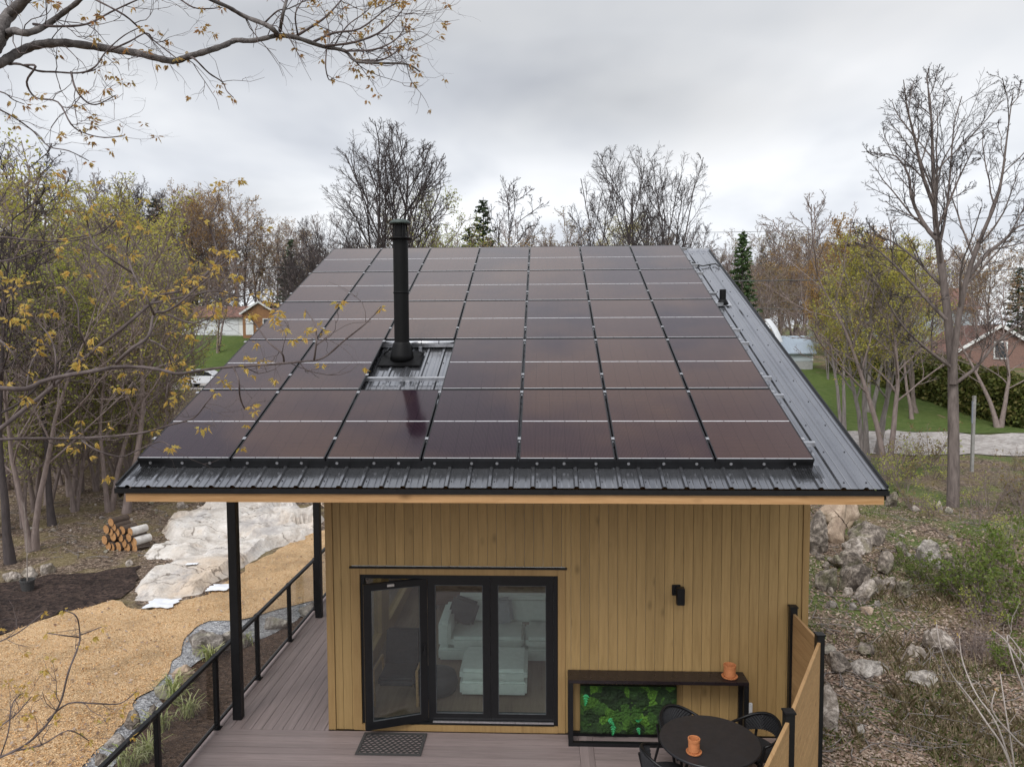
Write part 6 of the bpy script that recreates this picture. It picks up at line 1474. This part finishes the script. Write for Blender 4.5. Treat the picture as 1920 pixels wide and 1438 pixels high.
def near_tree(name, label, lines, root, seed, leafm, twig_px=(60, 170), ntw=1.0, nleaf=.75, bark=NB, leaf_s=.045, sub=2, extra=()):
    """lines: (depth0, depth1, r0px, r1px, [(u, v)...], twigs)"""
    r = random.Random(seed); o = empty(name, root[0], label, 'tree'); limb = MB(); tw = MB(); lf = MB()
    def smooth(pts, sub_=5):
        Q = []; n = len(pts)
        for i in range(n-1):
            a, b, c, e = pts[max(i-1, 0)], pts[i], pts[i+1], pts[min(i+2, n-1)]
            for k in range(sub_):
                t = k/sub_; Q.append(.5*((2*b)+(c-a)*t+(2*a-5*b+4*c-e)*t*t+(3*b-a-3*c+e)*t**3))
        return Q+[pts[-1]]
    r_end = max(l[2]*(l[0]+l[1])/4/F for l in lines)
    for rt_, ra, rb in [(root, max(.12, r_end*1.6) if name != 'bare_sapling' else .03, r_end*1.02)]+list(extra):
        Q = smooth([Vector(p) for p in rt_]); limb.tube(Q, [(ra+(rb-ra)*(i/(len(Q)-1))**.8)*(1+.04*math.sin(i*1.3)) for i in range(len(Q))], 12)
    def cluster(p, d):
        n = r.randint(5, 8)
        for k in range(n):
            ax = Vector((r.uniform(-1, 1), r.uniform(-1, 1), r.uniform(-1.5, .15)))+d*.35; ax.normalize(); nr = ax.cross(Vector((r.uniform(-1, 1), r.uniform(-1, 1), r.uniform(-1, 1)))).normalized(); b = p+ax*leaf_s*.35
            V = maple_leaf(b, ax, nr, leaf_s*r.uniform(.7, 1.35)); lf.add(V, [(0, 1, 2, 3), (0, 3, 4, 5), (0, 5, 6, 7), (0, 7, 8, 9), (0, 9, 10, 11)])
    def twig(p, d, L, rad, lv):
        pts = [p]; q = Vector(p); dd = Vector(d)
        for k in range(6):
            dd = (dd+Vector((r.gauss(0, .22), r.gauss(0, .22), r.gauss(.03, .22)))).normalized(); q = q+dd*L/6; pts.append(q.copy())
        tw.tube(pts, [rad*(1-.65*k/6) for k in range(7)], 5)
        if lv > 0:
            for k in range(r.randint(1, 3)):
                i = r.randint(1, 5); sd = dd.cross(Vector((r.uniform(-1, 1), r.uniform(-1, 1), r.uniform(-1, 1)))).normalized(); twig(pts[i], (dd*.75+sd*.8).normalized(), L*r.uniform(.35, .7), rad*.6, lv-1)
        if r.random() < nleaf: cluster(pts[-1], dd)
    for d0, d1, r0, r1, P, nt_ in lines:
        n = len(P); pts = []
        for i, (u, v) in enumerate(P):
            t = i/(n-1); dep = d0+(d1-d0)*t+.12*math.sin(i*1.7+seed); dr_ = ray(u, v); pts.append(CAMP+dr_*dep)
        # smooth resample
        Q = []
        for i in range(n-1):
            a = pts[max(i-1, 0)]; b = pts[i]; c = pts[i+1]; e = pts[min(i+2, n-1)]
            for k in range(4):
                t = k/4; Q.append(.5*((2*b)+(c-a)*t+(2*a-5*b+4*c-e)*t*t+(3*b-a-3*c+e)*t**3))
        Q.append(pts[-1]); m_ = len(Q); rad = [((r0+(r1-r0)*i/(m_-1))/2)*((d0+d1)/2)/F*(1+.10*math.sin(i*2.3)) for i in range(m_)]
        (limb if r0 > 5 else tw).tube(Q, rad, 9 if r0 > 5 else 6)
        for k in range(int(nt_*ntw)):
            i = r.randint(int(m_*.25), m_-2); tg = (Q[i+1]-Q[i]).normalized(); sd = tg.cross(Vector((r.uniform(-1, 1), r.uniform(-1, 1), r.uniform(-1, 1)))).normalized()
            L = r.uniform(*twig_px)*((d0+d1)/2)/F; twig(Q[i], (tg*.7+sd*.8).normalized(), L, max(.0016, min(rad[i]*.5, .004)), sub)
        if r0 <= 12: cluster(Q[-1], (Q[-1]-Q[-2]).normalized())
    for nm, q, mt in (('trunk', limb, bark), ('branches', tw, bark if name == 'bare_sapling' else NB), ('leaves', lf, leafm)):
        if q.v: q.build(nm, mt, o, smooth=(nm != 'leaves'))
    return o
s4 = lambda L: [(u*.4167, v*.4167) for u, v in L]
s2f = lambda L: [(u*.4035, 380+v*.4035) for u, v in L]
s1f = lambda L: [(u*.388, 880+v*.388) for u, v in L]
rt1 = [Vector((-5.6, 4.3, -1)), Vector((-5.5, 4.35, 1.5)), Vector((-5.25, 4.45, 4.2)), Vector((-4.85, 4.65, 6.0)), Vector((-4.35, 4.9, 6.95)), Vector(CAMP+ray(-58, 134)*5.2)]
near_tree('maple_tree', 'near maple whose thick grey limb reaches across the upper left sky', [
 (5.2, 5.6, 17, 8, s4([(-140, 320), (0, 285), (60, 250), (130, 215), (200, 198), (300, 195), (420, 210), (540, 228), (640, 245), (730, 268), (790, 275), (850, 255), (930, 232), (1010, 205), (1060, 183), (1130, 185), (1200, 172), (1245, 160)]), 4),
 (5.6, 5.9, 9, 3, s4([(1245, 160), (1330, 170), (1450, 210), (1550, 230), (1600, 275), (1700, 285), (1830, 290), (1890, 325)]), 9),
 (5.3, 5.6, 6, 10, s4([(900, -30), (950, 0), (1030, 35), (1100, 75), (1190, 110), (1230, 135), (1250, 160)]), 4),
 (5.6, 5.3, 7, 5, s4([(1260, 140), (1270, 80), (1290, 0), (1310, -60)]), 2),
 (5.2, 5.0, 19, 4, s4([(-140, 330), (-40, 250), (0, 200), (20, 165), (60, 140), (120, 150), (200, 120), (290, 55), (360, 0), (440, -90), (560, -260), (640, -420)]), 9),
 (5.2, 5.0, 31, 5, s4([(-140, 330), (-40, 220), (0, 120), (50, 60), (110, 0), (190, -110), (250, -300), (330, -560), (380, -800)]), 9),
 (5.2, 5.4, 5, 2.2, s4([(40, 290), (90, 290), (170, 320), (250, 325), (330, 330), (390, 325), (430, 315)]), 3),
 (5.2, 5.0, 4.5, 1.8, s4([(110, 295), (160, 300), (120, 370), (160, 440), (260, 460), (320, 560), (380, 600), (470, 620), (560, 610)]), 5),
 (5.3, 5.1, 4, 1.8, s4([(320, 325), (340, 400), (390, 460), (440, 470), (520, 430)]), 4),
 (5.4, 5.5, 4, 1.6, s4([(860, 260), (880, 270), (940, 330), (1000, 370), (1020, 410), (1050, 440)]), 2),
 (5.2, 5.5, 4, 2, s4([(430, 0), (560, 70), (640, 140), (700, 190), (790, 260)]), 4),
 (5.2, 5.4, 5, 2, s4([(150, 110), (250, 120), (390, 110), (500, 55), (620, 0), (700, -30)]), 5),
 (5.4, 5.5, 3.5, 1.6, s4([(500, 225), (580, 190), (660, 150), (700, 190), (760, 180)]), 3),
 (5.3, 5.1, 3.5, 1.6, s4([(370, 330), (430, 300), (480, 230), (560, 160), (640, 120)]), 3),
 (5.7, 5.9, 5, 1.5, s4([(1330, 165), (1450, 90), (1520, 20), (1560, -30)]), 6), (5.7, 5.6, 5, 1.5, s4([(1400, 195), (1500, 150), (1620, 130), (1740, 40), (1800, 10)]), 8),
 (5.7, 6.0, 5, 1.5, s4([(1450, 210), (1600, 190), (1720, 140), (1800, 60), (1825, 20)]), 8), (5.8, 5.5, 4, 1.5, s4([(1550, 230), (1680, 225), (1780, 180), (1830, 110)]), 7),
 (5.8, 6.1, 4, 1.5, s4([(1600, 275), (1720, 270), (1800, 220), (1840, 180)]), 6), (5.7, 5.7, 3, 1.5, s4([(1470, 215), (1465, 300), (1480, 360), (1500, 350)]), 2),
 (5.6, 5.5, 3.5, 1.6, s4([(1340, 160), (1330, 60), (1380, -20)]), 5), (5.5, 5.4, 3.5, 1.6, s4([(1190, 105), (1250, 50), (1300, 40), (1400, -10)]), 5), (5.8, 5.6, 3, 1.4, s4([(1500, 215), (1560, 120), (1640, 60), (1700, 0)]), 6),
 (5.2, 5.3, 3.5, 1.5, s4([(800, -10), (870, 35), (940, 40), (1000, 35)]), 2), (5.1, 5.0, 3.5, 1.6, s4([(-60, 470), (0, 495), (80, 540), (160, 600), (220, 660), (310, 680), (400, 725)]), 5),
 (5.0, 5.0, 3, 1.5, s4([(-60, 400), (20, 420), (60, 450), (110, 470)]), 3)], rt1, 3, MPR, (50, 150), 1.3, .17, NBL, .038, 2)
rt2 = [Vector((-6.15, 5.55, 3.1)), Vector((-5.9, 5.5, 3.75)), Vector((-5.4, 5.4, 4.3)), Vector((-4.7, 5.2, 4.75)), Vector(CAMP+ray(-88, 728)*5.0)]
near_tree('maple_tree', 'near maple whose leafing branches reach in from the left edge over the solar panels', [
 (5.0, 5.5, 9.5, 2.6, s2f([(-220, 862), (0, 862), (120, 865), (200, 830), (300, 805), (450, 780), (540, 765), (660, 765), (760, 780), (830, 795), (930, 780), (1050, 765), (1200, 755), (1388, 740), (1500, 722), (1600, 640), (1700, 560), (1770, 485)]), 9),
 (5.1, 5.3, 6.5, 2.5, s2f([(540, 745), (610, 680), (690, 620), (715, 520), (770, 505), (830, 470), (930, 380), (1050, 270), (1080, 230)]), 9),
 (5.2, 5.4, 5, 2, s2f([(715, 520), (680, 440), (620, 330), (590, 230), (600, 150)]), 5),
 (5.6, 6.2, 8.5, 3, s2f([(-220, 1200), (0, 1050), (100, 970), (250, 850), (420, 700), (560, 590), (700, 470), (750, 430), (880, 400), (960, 330), (1010, 250), (980, 130), (950, 75)]), 16),
 (5.2, 5.6, 6, 2, s2f([(-220, 1110), (0, 1100), (150, 1095), (330, 1095), (520, 1085), (680, 1065), (800, 1030), (900, 1000), (960, 930), (1000, 880)]), 10),
 (5.3, 5.4, 3.5, 1.8, s2f([(380, 1105), (450, 1150), (560, 1180), (640, 1150), (740, 1110), (790, 1130)]), 4),
 (5.6, 5.4, 4.5, 2, s2f([(-220, 150), (0, 160), (150, 175), (300, 180), (450, 150), (540, 80)]), 7), (5.6, 5.8, 5, 2, s2f([(-220, 290), (0, 275), (130, 240), (280, 180), (420, 150)]), 5),
 (5.4, 5.2, 4.5, 2, s2f([(620, 330), (500, 250), (430, 180), (410, 110), (400, 50)]), 5), (5.5, 5.7, 4, 2, s2f([(700, 470), (850, 440), (1000, 410), (1100, 435), (1190, 420)]), 6), (5.5, 5.6, 4, 2, s2f([(780, 520), (900, 560), (1000, 520)]), 4),
 (5.3, 5.4, 4, 2, s2f([(1085, 765), (1110, 830), (1115, 900), (1140, 960), (1170, 940)]), 3), (5.4, 5.3, 4, 2, s2f([(1320, 745), (1310, 700), (1250, 650), (1190, 570), (1150, 520)]), 4), (5.4, 5.6, 4, 2, s2f([(1460, 730), (1470, 640), (1460, 560), (1420, 500)]), 4),
 (5.5, 5.6, 4, 2, s2f([(90, 960), (120, 880), (140, 760), (180, 690)]), 4), (5.5, 5.7, 4, 2, s2f([(250, 850), (260, 740), (240, 640), (180, 560), (120, 500)]), 6), (5.6, 5.4, 4, 2, s2f([(420, 700), (370, 600), (360, 480), (300, 390)]), 5), (5.2, 5.4, 4, 2, s2f([(700, 640), (770, 680), (800, 760)]), 3), (5.1, 5.2, 4, 2, s2f([(0, 640), (60, 700), (110, 780), (180, 820)]), 5)], rt2, 9, MPL, (40, 140), 1.0, .22, NB, .046, 2, [([(-6.5, 5.7, -1), (-6.35, 5.6, 1.5), (-6.15, 5.55, 3.2), (-6.2, 5.7, 6), (-6.0, 5.9, 8.5), (-6.1, 6.2, 10.5)], .17, .03), ([(-6.25, 5.6, 2.2), (-5.9, 5.7, 2.9), (-5.2, 5.9, 3.1), CAMP+ray(-89, 864)*5.6], .06, .024), ([(-6.3, 5.6, 1.9), (-5.7, 5.5, 2.6), (-5.0, 5.3, 3.2), CAMP+ray(-89, 828)*5.2], .05, .012), ([(-6.15, 5.6, 4.0), (-5.6, 5.6, 5.4), (-5.0, 5.6, 6.4), CAMP+ray(-89, 441)*5.6], .05, .011), ([(-6.15, 5.6, 3.6), (-5.6, 5.6, 4.9), (-5.0, 5.6, 5.8), CAMP+ray(-89, 497)*5.6], .05, .011)])
rt3 = [Vector((-4.9, 4.0, -1)), Vector((-4.8, 4.1, .4)), Vector(CAMP+ray(-60, 1440)*5.2)]
near_tree('maple_sapling', 'young maple with pale leaves rising over the mulch in the lower left corner', [
 (5.2, 5.6, 5, 2.2, s1f([(-160, 1450), (0, 1390), (120, 1330), (210, 1250), (290, 1130), (330, 980), (380, 850), (385, 790), (370, 710), (315, 680)]), 7), (5.5, 5.6, 3.5, 1.8, s1f([(230, 1210), (330, 1130), (460, 1130), (580, 1130), (660, 1070)]), 5),
 (5.6, 5.6, 3, 1.6, s1f([(385, 800), (440, 780), (490, 760)]), 1), (5.6, 5.5, 3, 1.6, s1f([(380, 810), (300, 800), (230, 790)]), 2), (5.2, 5.4, 3.5, 1.8, s1f([(-160, 900), (0, 830), (100, 780), (210, 690)]), 3), (5.2, 5.3, 3.5, 1.8, s1f([(-100, 1300), (0, 1240), (80, 1180), (150, 1100)]), 6), (5.2, 5.3, 3.5, 1.6, s1f([(60, 1360), (200, 1330), (330, 1260), (430, 1310)]), 6), (5.2, 5.4, 3, 1.6, s1f([(0, 1390), (40, 1270), (60, 1130), (110, 1080)]), 5)], rt3, 15, MPL, (35, 100), .9, .35, NB, .036, 1)
pb_ = at_g(1905, 1460)
near_tree('bare_sapling', 'leafless pale sapling with thin arching stems in the lower right corner', [
 (pb_.length*.0+9.3, 9.0, 4.5, 2, [(1905, 1470), (1880, 1400), (1850, 1355), (1820, 1310), (1785, 1265), (1765, 1220), (1755, 1165)], 3), (9.3, 9.2, 4, 2, [(1905, 1465), (1895, 1390), (1885, 1330), (1875, 1260)], 2), (9.3, 9.6, 4, 2, [(1905, 1470), (1870, 1360), (1830, 1300), (1805, 1240), (1798, 1190)], 2), (9.2, 8.8, 4, 2, [(1920, 1400), (1890, 1370), (1860, 1330), (1868, 1290)], 2), (9.3, 9.5, 3.5, 2, [(1940, 1270), (1910, 1235), (1885, 1200), (1860, 1180)], 3), (9.3, 9.0, 4, 2, [(1945, 1470), (1930, 1330), (1900, 1240), (1890, 1190), (1935, 1250)], 2)], [at_g(1908, 1475)+Vector((0, 0, -.1)), at_g(1908, 1475)+Vector((0, 0, .15))], 21, MPL, (30, 90), 1, .0, simple('pale_twig_bark', (.42, .37, .34), (.3, .26, .24), .8, 0, 20), .03, 1).name = 'bare_sapling'

# ------------------------------------------------------------------ ground cover
rd = np.random.default_rng(9)
def scatter_px(n, u0, u1, v0, v1, rej=None):
    out = []
    while len(out) < n:
        u, v = rd.uniform(u0, u1), v0+(v1-v0)*rd.uniform(0, 1); 
        if rej and rej(u, v): 
            continue
        z = -.3; d = ray(u, v)
        for _ in range(4): p = CAMP+d*((z-H)/d.z); z = gh(p.x, p.y)
        out.append((p.x, p.y, z))
    return np.array(out)
LIT = leaf_mat('fallen_leaf', [(.24, .17, .125), (.36, .27, .21), (.48, .39, .32), (.17, .115, .09), (.28, .19, .14)], .1, .8)
C = np.concatenate([scatter_px(22000, 1515, 1935, 930, 1440), scatter_px(9000, -10, 440, 745, 1060, lambda u, v: v > 1075-.4*u and u < 260 and v > 1040)]); C[:, 2] += .025
tag(link_mesh('leaf_litter', cards(C, rd, .032, .75), LIT), kind='stuff')
GR = leaf_mat('grass_blade', [(.15, .21, .045), (.21, .26, .07), (.30, .28, .12), (.38, .33, .18), (.13, .19, .04)], .5)
def blades(C, hmin, hmax, wd, name, mat, lean=.5):
    n = len(C); a = rd.uniform(0, 6.28, n); h = rd.uniform(hmin, hmax, n); ln = rd.uniform(.1, lean, n)*h; s = np.stack([-np.sin(a), np.cos(a), np.zeros(n)], 1)*wd; tip = C+np.stack([np.cos(a)*ln, np.sin(a)*ln, h], 1); mid = C+np.stack([np.cos(a)*ln*.35, np.sin(a)*ln*.35, h*.6], 1)
    V = np.stack([C-s, C+s, mid+s*.7, tip, mid-s*.7], 1).reshape(-1, 3); me = np_mesh(name, V, np.arange(n*5).reshape(-1, 5), 5); return tag(link_mesh(name, me, mat), kind='stuff')
def grass_ok(u, v): 
    d = ray(u, v); p = CAMP+d*((-.3-H)/d.z); return noise.noise(Vector((p.x*.45, p.y*.45, 12))) < .0+.25*noise.noise(Vector((p.x*2, p.y*2, 1)))
blades(scatter_px(4500, 1520, 1935, 950, 1445, grass_ok), .04, .13, .006, 'grass', GR, 1.4)
blades(scatter_px(1500, 1600, 1935, 1100, 1445, grass_ok), .10, .28, .005, 'dry_grass', leaf_mat('dry_grass_blade', [(.42, .35, .22), (.50, .42, .28), (.34, .27, .16)], .5), .9)
TW = Tubes(); C = scatter_px(420, 1520, 1930, 940, 1440); C2 = scatter_px(260, 0, 420, 760, 1050)
for p in np.concatenate([C, C2]):
    a = rd.uniform(0, 6.28); L = rd.uniform(.2, .9); Q = branch(rd, p+np.array([0, 0, .03]), np.array([math.cos(a), math.sin(a), .05]), L, 4, .15, 0); TW.add(Q, np.linspace(.010, .004, 4), 4)
tag(link_mesh('fallen_twigs', TW.mesh('fallen_twigs'), BK_GREY), kind='stuff')
# mulch chips standing proud of the mulch sheet
CH = leaf_mat('loose_wood_chip', [(.42, .22, .085), (.56, .33, .15), (.66, .43, .22), (.34, .17, .06), (.70, .50, .28)], .05, .85)
MP = gp([(-100, 1250), (0, 1192), (107, 1157), (200, 1130), (270, 1150), (400, 1112), (470, 1062), (560, 1012), (650, 985)]+mulch_edge)
C = [c for c in scatter_px(24000, -20, 640, 1000, 1445) if in_poly(c[0], c[1], MP)]; C = np.array(C); C[:, 2] += .07
tag(link_mesh('wood_chips', cards(C, rd, .017, .7), CH), kind='stuff')
C = np.array([c for c in scatter_px(900, -20, 640, 1000, 1445) if in_poly(c[0], c[1], MP)]); C[:, 2] += .085
tag(link_mesh('fallen_leaves', cards(C, rd, .035, .7), LIT), kind='stuff')
# strappy clumps in the bed below the railing
STR = leaf_mat('strappy_leaf', [(.24, .29, .09), (.34, .38, .13), (.44, .44, .20), (.55, .54, .32), (.18, .23, .07)], .3)
for u, v, h, lab in ((330, 1318, .45, 'strappy grass clump in the middle of the bed below the railing'), (355, 1345, .5, 'variegated strappy clump beside the third railing post'), (300, 1372, .45, 'strappy clump left of the variegated one, seen past the rail'), (245, 1440, .5, 'strappy clump at the bottom edge by the railing'), (278, 1425, .5, 'pale strappy clump behind the nearest railing glass'), (395, 1240, .5, 'upright yucca-like clump on the pale edging slab'), (462, 1210, .4, 'small grassy clump seen through the glass by the left post'), (325, 1300, .5, 'spiky clump beside the tan edging rock')):
    p = at_g(u, v); n = 60; h *= .72; C = np.array([(p.x+rd.normal(0, .05), p.y+rd.normal(0, .05), gh(p.x, p.y)+.02) for _ in range(n)])
    a = rd.uniform(0, 6.28, n); hh = rd.uniform(.5, 1.0, n)*h; out = rd.uniform(.35, 1.4, n)*hh; dr_ = np.stack([np.cos(a), np.sin(a), np.zeros(n)], 1); sd = np.stack([-np.sin(a), np.cos(a), np.zeros(n)], 1)*.008; up_ = np.array([0, 0, 1.])
    m1 = C+dr_*out[:, None]*.35+up_*hh[:, None]*.7; m2 = C+dr_*out[:, None]*.75+up_*hh[:, None]*.85; m3 = C+dr_*out[:, None]+up_*hh[:, None]*.6
    V = np.stack([C-sd, C+sd, m1-sd, m1+sd, m2-sd*.7, m2+sd*.7, m3], 1).reshape(-1, 3); fs = []
    for i in range(n): b = i*7; fs += [(b, b+1, b+3, b+2), (b+2, b+3, b+5, b+4), (b+4, b+5, b+6)]
    me = bpy.data.meshes.new('grass_clump'); me.from_pydata(V.tolist(), [], fs); me.update(); tag(link_mesh('grass_clump', me, STR), lab, 'plant')
